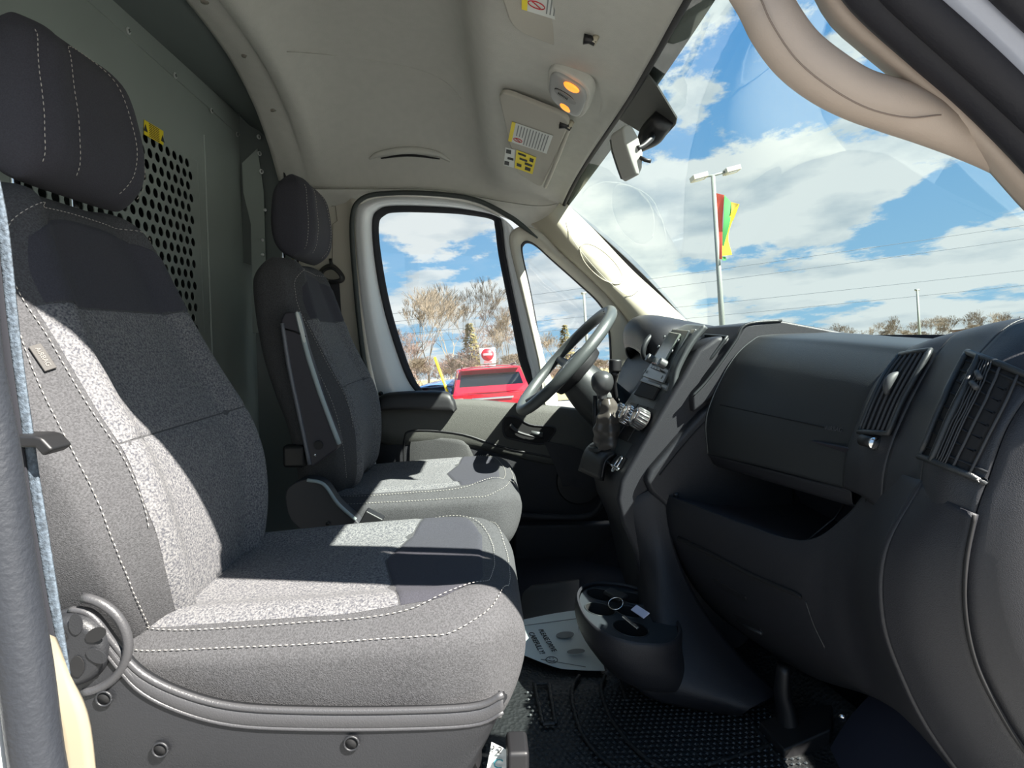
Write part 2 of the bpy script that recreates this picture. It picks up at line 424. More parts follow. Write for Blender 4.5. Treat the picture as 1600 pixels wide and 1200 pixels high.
# top rail: folded strip with pan-head screws, then the slanted filler plate
def rail(a, b):
    a, b = WX(*a, VX + .002), WX(*b, VX + .002); return [a + (b - a) * ((y - a.y) / (b.y - a.y)) for y in (.6, 2.40)]
rl, ru = rail((135, 0), (400, 235)), rail((175, 0), (410, 212))
prism('top_rail', [rl[0], rl[1], ru[1], ru[0]], (.003, 0, 0), STEELG, wb)
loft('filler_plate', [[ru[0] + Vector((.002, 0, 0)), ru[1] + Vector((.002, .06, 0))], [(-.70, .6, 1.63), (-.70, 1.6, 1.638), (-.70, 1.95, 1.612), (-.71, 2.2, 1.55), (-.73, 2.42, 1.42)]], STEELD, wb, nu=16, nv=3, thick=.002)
for px, py in ((200, 48), (273, 118), (330, 173), (370, 210), (404, 214), (405, 240), (408, 268)):
    p = WX(px, py, VX + .006) if px < 400 else W(px, py, 2.26)
    n = (1, 0, 0) if px < 400 else (.8, -.6, 0)
    s = disc('screw', p, n, .0085, .003, SCREW, wb, seg=16, bev=.001); multi('screw_cap', [box_data(p + Vector(n) * .0035, (.003, .009, .002)), box_data(p + Vector(n) * .0035, (.003, .002, .009))], STEELD, s if False else wb)
for px, py in ((414, 328), (410, 375), (410, 398), (408, 268)):
    disc('rivet', W(px, py, 2.262), (.5, -.8, 0), .006, .003, SCREW, wb, seg=12)
# yellow warning label on the partition
LQ4 = [WX(x, y, VX + .003) for x, y in ((225, 187), (255, 205), (255, 227), (225, 210))]
lb = tag(prism('warning_label', LQ4, (.0008, 0, 0), YELLOW), 'small yellow warning label with tiny black print on the steel partition', 'label')
lc4 = sum(LQ4, Vector()) / 4
parts = [box_data((VX + .0042, lc4.y, lc4.z + .016 - k * .0045), (.0006, .05, .0017)) for k in range(8)]
multi('print', parts, INK, lb, smooth=False)
for y in (lc4.y - .042, lc4.y + .042): prism('warning_triangle', yz([(y - .009, lc4.z - .01), (y + .009, lc4.z - .01), (y, lc4.z + .008)], VX + .004), (.0006, 0, 0), INK, lb)

# cargo side behind the partition, roof skin, pillars and floor edges keep daylight out
tag(mesh('wall_cargo', [(-2.6, .55, -.05), (-2.6, 2.4, -.05), (-2.6, 2.4, 1.72), (-2.6, .55, 1.72), (-.88, .55, -.05), (-.88, 2.4, -.05), (-.88, 2.4, 1.72), (-.88, .55, 1.72)],
     [(0, 1, 2, 3), (0, 4, 5, 1), (1, 5, 6, 2), (2, 6, 7, 3), (3, 7, 4, 0)], STEELD, thick=.02, off=1, smooth=False), kind='structure')
roof = tag(loft('trim_roof', [[(-.9, .56, 1.36), (-.9, .62, 1.55), (-.9, .8, 1.72), (-.9, 2.2, 1.74), (-.9, 2.44, 1.62), (-.9, 2.47, 1.33)],
      [(.0, .56, 1.33), (.0, .62, 1.5), (.0, .8, 1.70), (.0, 2.15, 1.72), (.0, 2.38, 1.55), (.0, 2.42, 1.31)],
      [(.31, .6, 1.27), (.33, .62, 1.30), (.365, .9, 1.385), (.365, 2.0, 1.385), (.33, 2.28, 1.30), (.31, 2.3, 1.26)]], WHITE, nu=30, nv=12, thick=.02), kind='structure')
# roof side rail over the open door
tag(loft('trim_2', [[(-.9, .60, 1.36), (-.4, .60, 1.345), (0, .60, 1.315), (.2, .61, 1.28), (.31, .62, 1.245)], [(-.9, .56, 1.39), (-.4, .56, 1.375), (0, .57, 1.345), (.2, .58, 1.31), (.31, .6, 1.27)], [(-.9, .63, 1.40), (-.4, .63, 1.39), (0, .63, 1.36), (.2, .64, 1.32), (.31, .65, 1.28)]], WHITE, nu=20, nv=6, thick=.02), kind='structure')

# windshield: glass, black border, header seal
def ws(u, t, lift=0):
    y = 1.45 + .80 * u; q = 1 - u * u
    top = Vector((.30 + .06 * q, y, 1.285 + .085 * q)); bot = Vector((.86 + .36 * q, y, .745))
    p = top.lerp(bot, t); b = math.sin(PI * t) * .05 * (0.4 + q)
    return p + Vector((.7, 0, .7)) * (b + lift)
def ws_strip(name, u0, u1, t0, t1, m, parent, lift=0, nu=24, nv=16, thick=0):
    v = [ws(u0(j / nv) + (u1(j / nv) - u0(j / nv)) * i / nu if callable(u0) else u0 + (u1 - u0) * i / nu, t0 + (t1 - t0) * j / nv, lift) for i in range(nu + 1) for j in range(nv + 1)]
    f = [(i * (nv + 1) + j, i * (nv + 1) + j + 1, (i + 1) * (nv + 1) + j + 1, (i + 1) * (nv + 1) + j) for i in range(nu) for j in range(nv)]
    return mesh(name, v, f, m, parent, thick=thick)
w1 = empty('window_1', (.7, 1.45, .8), kind='structure')
tube('header_seal', [ceil_pt(len(HC) - 1, u / 20) + Vector((.004, 0, -.002)) for u in range(-19, 20)], .008, RUBBER, w1, seg=8)
ws_strip('glass', -1, 1, 0, 1, WGLASS, w1)
ws_strip('border', -1, 1, .0, .034, BLACK, w1, .004, nv=3, thick=.003)
ws_strip('border', -1, 1, .93, 1, BLACK, w1, -.004, nv=3, thick=.003)
ws_strip('border', .985, 1.01, 0, 1, BLACK, w1, -.004, nu=3, thick=.004)
ws_strip('border', -1.01, -.98, 0, 1, BLACK, w1, -.004, nu=3, thick=.004)
# grey sensor bracket patch in the middle of the screen
BR = mat('bracket_grey', (58, 60, 58), .7)
def ws_px(px, py, off=-.008):               # where a view ray meets the windshield
    d = ray(px, py).normalized(); best = None
    lo, hi = .3, 3.0
    for k in range(300):
        s = lo + (hi - lo) * k / 300; p = CAM + d * s
        u = (p.y - 1.45) / .8
        if abs(u) > 1: continue
        # distance ahead of glass at this height
        tt = (1.37 - p.z) / (1.37 - .79); g = ws(u, max(-.1, min(1.1, (ws(u, 0).z - p.z) / (ws(u, 0).z - .745 + 1e-6)))); e = p.x - g.x
        if e > -.004: return p + Vector((off, 0, off))
    return CAM + d * 1.5
def patch(name, outline, m, parent, off=-.006, thick=.004):
    pts = [ws_px(x, y, off) for x, y in outline]; c = sum(pts, Vector()) / len(pts)
    return mesh(name, pts, [tuple(range(len(pts)))], m, parent, thick=thick, smooth=False)
patch('sensor_bracket', [(1012, 60), (1008, 100), (1032, 130), (1062, 180), (1060, 190), (1035, 218), (1018, 210), (972, 182), (955, 190), (985, 110)], BR, w1)

# rear-view mirror on its arm
mr = empty('rearview_mirror', ws_px(1035, 185), 'pale grey backed rearview mirror on a black arm hanging from the windshield', 'mirror')
yb = ws_px(1045, 185).y
tube('mount', [ws_px(1045, 178, -.012), ws_px(1037, 190, -.03), ws_px(1030, 200, -.05)], [.026, .03, .012], BLACK, mr, n=10, seg=14)
mc = W(990, 234, yb - .05)
tube('arm', [ws_px(1034, 190, -.03), W(1018, 215, yb - .02), W(1006, 227, yb - .04), W(996, 232, yb - .05)], [.009, .008, .006, .006], BLACK, mr, n=12)
ol = WL([(973, 200), (978, 194), (988, 196), (998, 214), (1005, 238), (1004, 262), (999, 274), (993, 272), (985, 250), (976, 222)], yb - .05)
prism('housing', ol, (-.02, .045, -.005), mat('mirror_back', (150, 152, 146), .5), mr, bev=.006)
prism('mirror_glass', [p.lerp(mc, .12) + Vector((-.0215, .048, -.0055)) for p in ol], (-.001, .002, 0), CHROME, mr)
tube('dip_lever', WL([(1000, 246, yb - .05), (1008, 250, yb - .055), (1017, 252, yb - .06)]), .0045, BLACK, mr)

# ------------------------------------------------------------------ far (driver) side: body, door, windows
OUT = [(556, 340), (572, 316), (610, 308), (680, 310), (740, 320), (785, 342), (806, 365), (812, 400), (830, 480), (850, 560), (862, 645), (700, 650), (600, 650), (592, 620), (575, 540), (562, 440)]
INN = [(582, 350), (592, 328), (620, 322), (690, 324), (730, 328), (775, 336), (784, 350), (790, 400), (806, 480), (823, 560), (838, 640), (690, 642), (665, 624), (636, 590), (605, 500), (588, 420)]
GLS = [(591, 355), (601, 336), (624, 331), (690, 332), (730, 335), (768, 342), (774, 355), (780, 400), (796, 480), (811, 560), (827, 640), (694, 642), (673, 622), (646, 590), (615, 500), (598, 420)]
dr = empty('door_1', (.1, 2.3, 0), kind='structure')
loft('door_frame', [WL(OUT, 2.26), WL([(a * .55 + c * .45, b * .55 + d * .45) for (a, b), (c, d) in zip(OUT, INN)], 2.245), WL(INN, 2.275)], WHITE, dr, nu=96, nv=8, thick=.004, closed=True)
loft('window_seal', [WL(INN, 2.268), WL(GLS, 2.285)], RUBBER, dr, nu=96, nv=4, thick=.008, closed=True)
prism('window_pane', cr(WL(GLS, 2.287), 64, True), (0, .004, 0), GLASS, dr)
OUT2 = [(550, 345), (565, 311), (608, 302), (680, 303), (742, 312), (792, 336), (815, 352), (840, 372)]
tube('door_seal', WL([(590, 700, 2.22), (583, 640, 2.22), (568, 560, 2.22), (555, 440, 2.22)] + [(a, b, 2.22) for a, b in OUT2]), [.009] * 11 + [.003], mat('seal_dark', (44, 50, 48), .6), dr, n=60, seg=8)
box('quarter_post', W(817, 500, 2.31), (.004, .01, .01), WHITE, dr)
disc('door_bung', W(595, 615, 2.248), (0, -1, 0), .0085, .003, BLACK, dr, seg=20)
# bright run channel beside the pane
loft('run_channel', [WL([(786, 345), (793, 400), (809, 480), (826, 560), (842, 640)], 2.262), WL([(791, 345), (799, 400), (816, 480), (834, 560), (850, 640)], 2.258)], WHITE, dr, nu=20, nv=3, thick=.006)
# quarter window
w2 = empty('window_2', (.4, 2.3, .9), kind='structure')
QO = [(797, 385), (800, 362), (820, 354), (850, 366), (880, 396), (940, 446), (985, 500), (1000, 540), (1004, 640), (940, 655), (862, 650), (840, 560), (815, 460)]
QI = [(814, 395), (816, 379), (826, 376), (840, 384), (862, 404), (905, 442), (938, 474), (952, 505), (955, 585), (935, 640), (860, 640), (846, 560), (828, 460)]
BG2 = mat('grey_beige_trim', (172, 168, 156), .6, bump=(500, .15))
loft('quarter_frame', [WL(QO, 2.24), WL([((a + c) / 2, (b + d) / 2) for (a, b), (c, d) in zip(QO, QI)], 2.235), WL(QI, 2.27)], BG2, w2, nu=90, nv=8, thick=.005, closed=True)
loft('quarter_seal', [WL(QI, 2.268), WL([(a + (880 - a) * .035, b + (500 - b) * .03) for a, b in QI], 2.28)], RUBBER, w2, nu=90, nv=3, thick=.006, closed=True)
prism('quarter_pane', cr(WL(QI, 2.281), 60, True), (0, .004, 0), GLASS, w2)

# A-pillar trim far side, with the shallow oval grip
t3 = empty('trim_3', (.5, 2.2, 1.1), kind='structure')
pc3 = loft('pillar_cover', [WL([(878, 312, 2.235), (930, 362, 2.235), (985, 420, 2.235), (1035, 466, 2.235), (1082, 510, 2.235), (1110, 535, 2.235)]),
      WL([(862, 332, 2.19), (908, 385, 2.18), (955, 436, 2.18), (1000, 476, 2.18), (1040, 512, 2.18), (1060, 535, 2.18)]),
      WL([(842, 345, 2.225), (880, 388, 2.21), (935, 440, 2.20), (975, 482, 2.20), (1000, 520, 2.20), (1005, 560, 2.20)]),
      WL([(830, 350, 2.25), (868, 388, 2.25), (925, 440, 2.25), (965, 482, 2.25), (990, 520, 2.25), (996, 560, 2.25)])], BEIGE, t3, nu=30, nv=16, thick=.005)
RECS = mat('recess_shade_beige', (146, 141, 124), .7)  # darker beige paints the hollow's shade; the oval is not carved in
def gring(k, off): return [hit(pc3, 939 + k * (31 * math.cos(a) - 11 * math.sin(a)), 413 + k * (29 * math.cos(a) + 12 * math.sin(a)), off) for a in [2 * PI * i / 40 for i in range(40)]]
loft('grip_recess', [gring(1, .0045), gring(.9, .003), gring(.5, .0035), gring(.02, .0035)], RECS, t3, nu=48, nv=8, thick=.001, closed=True)
v = gring(1, .004); tube('grip_lip', v + v[:1], .0022, BEIGE, t3, seg=8)
tube('pillar_seam', [p + Vector((0, -.004, 0)) for p in WL([(893, 328, 2.19), (885, 350, 2.19), (898, 380, 2.175), (935, 425, 2.17), (965, 452, 2.172), (985, 462, 2.18), (1004, 445, 2.19)])], .001, BG2, t3, n=30, seg=5)
# B-pillar trim far side
t4 = empty('trim_4', (-.6, 2.3, .8), kind='structure')
loft('pillar_cover', [WL([(452, 225), (452, 300), (458, 500), (470, 640)], 2.33), WL([(470, 215), (475, 300), (490, 500), (500, 640)], 2.30), WL([(520, 270), (536, 320), (548, 500), (580, 700)], 2.29), WL([(540, 290), (556, 330), (566, 500), (598, 700)], 2.27), WL([(560, 300), (572, 330), (580, 500), (606, 700)], 2.33)], BG2, t4, nu=20, nv=16, thick=.006)
tube('cover_seam', WL([(518, 322), (524, 322), (527, 345), (520, 350), (519, 420)], 2.284), .001, mat('seam_dark', (90, 88, 80), .8), t4, seg=5)
# rest of the body on the far side: sill, wheel arch, door aperture
bd = empty('wall_left', (.1, 2.35, 0), kind='structure')
box('body_side', (-.1, 2.47, .2), (2.3, .06, .56), WHITE, bd)
box('body_side', (-.95, 2.42, .75), (.72, .06, 1.6), STEELD, bd)
loft('sill_flange', [WL([(872, 925, 2.16), (884, 895, 2.18), (905, 855, 2.2), (925, 846, 2.21), (942, 836, 2.22), (960, 800, 2.22), (968, 770, 2.22)]), WL([(882, 925, 2.14), (900, 890, 2.16), (920, 868, 2.18), (940, 855, 2.19), (960, 838, 2.2), (982, 815, 2.2), (1000, 780, 2.2)])], mat('body_blue_white', (190, 196, 215), .4), bd, nu=24, nv=3, thick=.004)
loft('arch_liner', [WL([(890, 925, 2.1), (905, 888, 2.1), (940, 855, 2.1), (985, 815, 2.1), (1040, 800, 2.1)]), WL([(1000, 930, 1.95), (1000, 900, 1.98), (1020, 870, 2.0), (1040, 850, 2.0), (1060, 830, 2.0)])], CARPET, bd, nu=16, nv=6, thick=.01)

# driver door card
card = empty('door_card', (.1, 2.2, .3), 'dark plastic driver door panel with armrest, pull recess and sunlit upper strip', 'door panel')
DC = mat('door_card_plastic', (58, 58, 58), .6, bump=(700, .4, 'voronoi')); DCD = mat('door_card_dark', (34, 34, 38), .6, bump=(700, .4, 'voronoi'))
DCL = mat('door_card_sunlit', (70, 70, 66), .6, bump=(700, .4, 'voronoi'))  # paler copy of the card plastic, sunlight on the upper strip put into colour
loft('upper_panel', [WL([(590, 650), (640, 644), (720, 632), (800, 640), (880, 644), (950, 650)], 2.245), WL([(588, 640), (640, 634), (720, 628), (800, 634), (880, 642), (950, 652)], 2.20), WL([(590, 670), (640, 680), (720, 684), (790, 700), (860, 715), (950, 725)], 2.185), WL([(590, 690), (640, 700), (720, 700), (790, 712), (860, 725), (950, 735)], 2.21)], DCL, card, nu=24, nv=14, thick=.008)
loft('armrest', [WL([(590, 650), (594, 626), (612, 616), (690, 614), (706, 622), (712, 636)], 2.235), WL([(588, 656), (592, 628), (612, 617), (690, 615), (706, 624), (712, 640)], 2.16), WL([(592, 668), (594, 645), (612, 640), (690, 641), (704, 642), (708, 645)], 2.145)], BLACK, card, nu=24, nv=10, thick=.01)
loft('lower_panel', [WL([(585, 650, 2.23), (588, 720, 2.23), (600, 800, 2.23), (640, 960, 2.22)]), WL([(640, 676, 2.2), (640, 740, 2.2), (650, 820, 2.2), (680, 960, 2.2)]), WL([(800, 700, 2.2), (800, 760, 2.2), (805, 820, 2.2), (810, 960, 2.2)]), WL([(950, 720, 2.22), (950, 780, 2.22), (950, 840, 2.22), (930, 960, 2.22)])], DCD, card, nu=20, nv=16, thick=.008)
tube('panel_crease', WL([(632, 740), (632, 690), (645, 673), (720, 678), (790, 700), (900, 722)], 2.182), .004, BLACK, card, n=24, seg=8)
loft('insert', [WL([(640, 745), (642, 690), (655, 682)], 2.19), WL([(700, 760), (705, 720), (712, 686)], 2.182), WL([(745, 760), (742, 720), (730, 692)], 2.19)], DC, card, nu=10, nv=8, thick=.006)
hb = cr(WL([(786, 662), (790, 652), (806, 652), (830, 664), (866, 668), (862, 682), (846, 694), (800, 686), (788, 680)], 2.176), 40, True)
prism('handle_recess', hb, (0, .006, 0), CAVITY, card)
tube('recess_rim', hb + hb[:1], .0035, DCD, card, seg=6)
tube('door_handle', WL([(797, 664, 2.166), (808, 674, 2.158), (830, 681, 2.158), (848, 684, 2.166)]), [.014, .011, .009, .008], BLACK, card, n=16, seg=10, flat=.6)
tube('lock_lever', WL([(830, 676, 2.155), (848, 679, 2.152)]), .008, SATIN, card, seg=8)
disc('speaker_grille', W(905, 752, 2.185), (0, -1, 0), .085, .012, BLACK, card, seg=40, bev=.006)
tube('pocket_edge', WL([(805, 805), (860, 808), (920, 806), (945, 780)], 2.14), .012, DCD, card, n=16)
box('door_pocket', W(880, 850, 2.16), (.36, .05, .16), DCD, card, bev=.01)
loft('pillar_duct', [WL([(850, 690), (900, 700), (940, 720)], 2.17), WL([(880, 760), (900, 760), (930, 770)], 2.17)], DCD, card, nu=8, nv=4)

# far seat belt
sb = empty('seat_belt', W(515, 440, 2.25), 'black seat belt hanging from its guide on the far pillar behind driver seat', 'seat belt')
loft('guide', [WL([(500, 428), (505, 418), (520, 414), (536, 430), (534, 440), (512, 442)], 2.25), WL([(504, 430), (508, 422), (520, 420), (531, 430), (530, 437), (514, 438)], 2.20)], BLACK, sb, nu=30, nv=6, closed=True, thick=.008)
prism('webbing', WL([(503, 440), (530, 440), (534, 500), (552, 560), (556, 640), (530, 640), (510, 520)], 2.262), (0, .002, 0), mat('belt_black', (38, 38, 42), .85, bump=(500, .4)), sb)
tube('height_slot', WL([(516, 404), (518, 416)], 2.262), .006, BLACK, sb)
tube('upper_webbing', WL([(440, 200), (444, 240), (446, 275), (452, 340)], 2.262), [.012, .016, .016, .014], BLACK, sb, n=12, flat=.3)

# ------------------------------------------------------------------ near side: A-pillar with grab handle, seals, B-pillar
def far_ends(P, top=None, bottom=None):
    """carry a pillar line on, straight, up to height top and down to height bottom"""
    P = list(P)
    if top is not None:
        d = P[0] - P[1]; e = P[0] + d * ((top - P[0].z) / d.z); P = [e, P[0].lerp(e, .5)] + P
    if bottom is not None:
        d = P[-1] - P[-2]; e = P[-1] + d * ((bottom - P[-1].z) / d.z); P = P + [P[-1].lerp(e, .5), e]
    return P
t5 = empty('trim_5', (.5, .65, 1.0), kind='structure')
A1 = [(1262, -40), (1300, 30), (1352, 78), (1412, 128), (1480, 190), (1540, 250), (1600, 318), (1680, 400), (1780, 520)]
A2 = [(1290, -40), (1330, 20), (1390, 75), (1450, 125), (1520, 183), (1580, 245), (1640, 300), (1720, 380), (1830, 500)]
A3 = [(1310, -45), (1352, 10), (1415, 65), (1480, 120), (1550, 180), (1612, 240), (1670, 300), (1750, 380), (1860, 500)]
loft('pillar_cover', [far_ends(q, 1.31, .76) for q in (WL(A1, .66), WL([((a + c) / 2, (b + d) / 2) for (a, b), (c, d) in zip(A1, A2)], .635), WL(A2, .63), WL(A3, .645))], mat('near_pillar_trim', (172, 158, 146), .55, bump=(500, .12)), t5, nu=36, nv=12, thick=.01)
NP = MATS['near_pillar_trim']
tube('grab_handle', [Vector((.262, .645, 1.325)), Vector((.245, .655, 1.285))] + WL([(1150, -80, .66), (1192, 0, .655), (1212, 40, .65), (1245, 84, .648), (1290, 120, .645), (1340, 148, .645), (1400, 168, .648), (1455, 190, .65), (1520, 222, .655), (1580, 262, .66), (1640, 320, .67)]), [.010, .022, .026, .0262, .0262, .0262, .026, .025, .026, .024, .02, .014, .006], NP, t5, n=70, seg=20)
tube('handle_seam', [p + Vector((-.004, -.0243, -.011)) for p in WL([(1178, 0, .655), (1196, 40, .65), (1232, 92, .648), (1282, 134, .645), (1340, 166, .645), (1400, 180, .648), (1450, 176, .65)])], .0009, mat('seam_brown', (130, 116, 106), .8), t5, n=40, seg=5)
# sealing strips and painted A-pillar above
t6 = empty('trim_6', (.5, .58, 1.1), kind='structure')
tube('door_seal', far_ends(WL([(1322, -60, .6), (1372, 0, .6), (1450, 70, .6), (1530, 140, .6), (1610, 220, .6), (1700, 320, .6)]), 1.32, .70), .021, RUBBER, t6, n=40, seg=14)
tube('seal_lip', far_ends(WL([(1372, -60, .575), (1418, -10, .575), (1495, 60, .575), (1567, 125, .575), (1655, 208, .575)]), 1.32, .70), .018, RUBBER, t6, n=30, seg=12)
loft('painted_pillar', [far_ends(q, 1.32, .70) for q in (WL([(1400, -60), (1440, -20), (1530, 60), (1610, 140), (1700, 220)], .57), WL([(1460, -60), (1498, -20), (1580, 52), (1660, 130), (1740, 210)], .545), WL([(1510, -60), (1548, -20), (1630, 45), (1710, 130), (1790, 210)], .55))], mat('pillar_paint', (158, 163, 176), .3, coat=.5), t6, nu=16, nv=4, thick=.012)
tube('outer_seal', far_ends(WL([(1535, -60, .53), (1578, -15, .53), (1640, 42, .53), (1720, 112, .53)]), 1.32, .70), .014, RUBBER, t6, n=16, seg=12)

t7 = empty('trim_7', (-.5, .5, .5), kind='structure')
loft('body_pillar', [far_ends(q, 1.34, .05) for q in (WL([(-150, 560), (-130, 700), (-90, 900), (-30, 1250)], .5), WL([(-40, 560), (-30, 700), (-15, 900), (22, 1250)], .5))], WHITE, t7, nu=12, nv=4, thick=.02)
tube('rubber_seal', [Vector((-.47, .55, 1.34)), Vector((-.46, .51, 1.15))] + WL([(-75, 300, .5), (-42, 560, .5), (-15, 700, .5), (12, 880, .5), (40, 1050, .5), (72, 1260, .5)]) + [Vector((-.33, .5, .20)), Vector((-.32, .5, .06))], .019, mat('seal_grey', (36, 39, 45), .55, bump=(200, .4)), t7, n=40, seg=14)
tube('seal_lip', [Vector((-.47, .57, 1.34)), Vector((-.46, .53, 1.15))] + WL([(-45, 400, .52), (-12, 620, .52), (8, 760, .52), (38, 960, .52), (62, 1120, .52), (84, 1260, .52)]), .009, mat('seal_grey2', (22, 24, 30), .6), t7, n=30, seg=10)
loft('lower_cover', [WL([(66, 990), (78, 1080), (92, 1160), (104, 1260)], .54), WL([(80, 1000), (112, 1060), (140, 1130), (155, 1260)], .55)], mat('cream_trim', (128, 120, 102), .6), t7, nu=14, nv=4, thick=.01)

nb = empty('front_seat_belt', W(40, 700, .6), 'sunlit grey seat belt webbing running past the near seat through a black guide', 'seat belt')
LT = [(-70, -150, 14), (-45, 60, 15), (-22, 250, 16), (-6, 350, 18), (8, 480, 18), (18, 560, 17), (35, 680, 17), (43, 740, 17), (52, 800, 18), (75, 940, 17), (100, 1060, 10), (108, 1130, 6)]
loft('webbing', [WL([(a, b) for a, b, w in LT], .6), WL([(a + w, b) for a, b, w in LT], .60)], BELT, nb, nu=40, nv=4, thick=.0025)
loft('webbing_edge', [WL([(a - 17, b) for a, b, w in LT], .597), WL([(a, b) for a, b, w in LT], .598)], mat('belt_dark', (24, 25, 32), .9), nb, nu=40, nv=3, thick=.002)
prism('belt_guide', WL([(10, 686), (18, 681), (52, 681), (64, 684), (82, 703), (66, 714), (54, 700), (22, 700), (8, 698)], .585), (0, .03, 0), BLACK, nb, bev=.003)

# ------------------------------------------------------------------ seats
def sp(x, e): return math.copysign(abs(x) ** e, x)
class Pillow:
    """soft block in (a across, b along, h out) mapped to the world by a matrix; rounded ends"""
    def __init__(s, w, T, L, mtx, e=.55, bol=.02, back=.5, endr=.10, g=None):
        s.g = g or (lambda b: 0)
        s.w, s.T, s.L, s.M, s.e, s.bol, s.back, s.endr = w, T, L, mtx, e, bol, back, endr
    def k(s, b):
        t = 1.0
        for d in (b, s.L - b):
            if d < s.endr: q = 1 - max(d, 0) / s.endr; t *= (1 - q ** 2.5) ** .5 if q < 1 else 0.0
        return t
    def wb(s, b): return s.w(b)
    def F(s, a, b):
        w = s.w(b) ; q = min(1, abs(a) / max(w, 1e-5)); T = s.T(b) * s.k(b)
        h = T * .5 * (1 - q ** (2 / s.e)) ** (s.e / 2)
        x = (q - .45) / .5; bump = math.sin(PI * x) ** 2 if 0 < x < 1 else 0
        return h + s.bol * bump * s.k(b)
    def P(s, a, b, off=0): return s.M @ Vector((a, b, s.F(a, b) + off + s.g(b)))
    def body(s, name, m, parent, nb=48, na=56):
        v = []; f = []
        for i in range(nb + 1):
            t = i / nb; t = t - math.sin(2 * PI * t) / (2 * PI) * .8; b = s.L * t
            b = min(max(b, .0004), s.L - .0004)
            w = s.w(b)
            for j in range(na):
                th = 2 * PI * j / na; a = w * sp(math.cos(th), s.e)
                if math.sin(th) >= 0: h = s.F(a, b)
                else: h = -s.T(b) * s.k(b) * s.back * (1 - min(1, abs(a) / w) ** (2 / s.e)) ** (s.e / 2)
                v.append(s.M @ Vector((a * (.93 + .07 * s.k(b)), b, h + s.g(b))))
        for i in range(nb):
            for j in range(na): k = (j + 1) % na; f.append((i * na + j, i * na + k, (i + 1) * na + k, (i + 1) * na + j))
        f.append(tuple(range(na))); f.append(tuple(range(nb * na, (nb + 1) * na)))
        return mesh(name, v, f, m, parent)
    def patch(s, name, a0, a1, b0, b1, m, parent, off=.0022, nb=30, na=24):
        """surface piece: a0(b), a1(b) bound it across; b0, b1 along (b1 may be a function of a/w)"""
        v = []; f = []
        for i in range(nb + 1):
            for j in range(na + 1):
                q = j / na
                B0 = b0(q) if callable(b0) else b0; B1 = b1(q) if callable(b1) else b1
                b = B0 + (B1 - B0) * i / nb; a = a0(b) + (a1(b) - a0(b)) * q
                edge = min(i, j, nb - i, na - j); v.append(s.P(a, b, off if edge > 0 else off * .15))
        for i in range(nb):
            for j in range(na): k = i * (na + 1) + j; f.append((k, k + 1, k + na + 2, k + na + 1))
        return mesh(name, v, f, m, parent)
    def line(s, name, pts, parent, off=.003, n=60, **kw):
        P = cr([(a, b, 0) for a, b in pts], n); return stitch(name, [s.P(p.x, p.y, off) for p in P], parent, **kw)
def interp(tab):
    def g(x):
        if x <= tab[0][0]: return tab[0][1]
        for (a, b), (c, d) in zip(tab, tab[1:]):
            if x <= c: t = (x - a) / (c - a); t = t * t * (3 - 2 * t) if False else t; return b + (d - b) * t
        return tab[-1][1]
    def h(x): return (g(x - .02) + g(x - .01) + g(x) + g(x + .01) + g(x + .02)) / 5
    return h

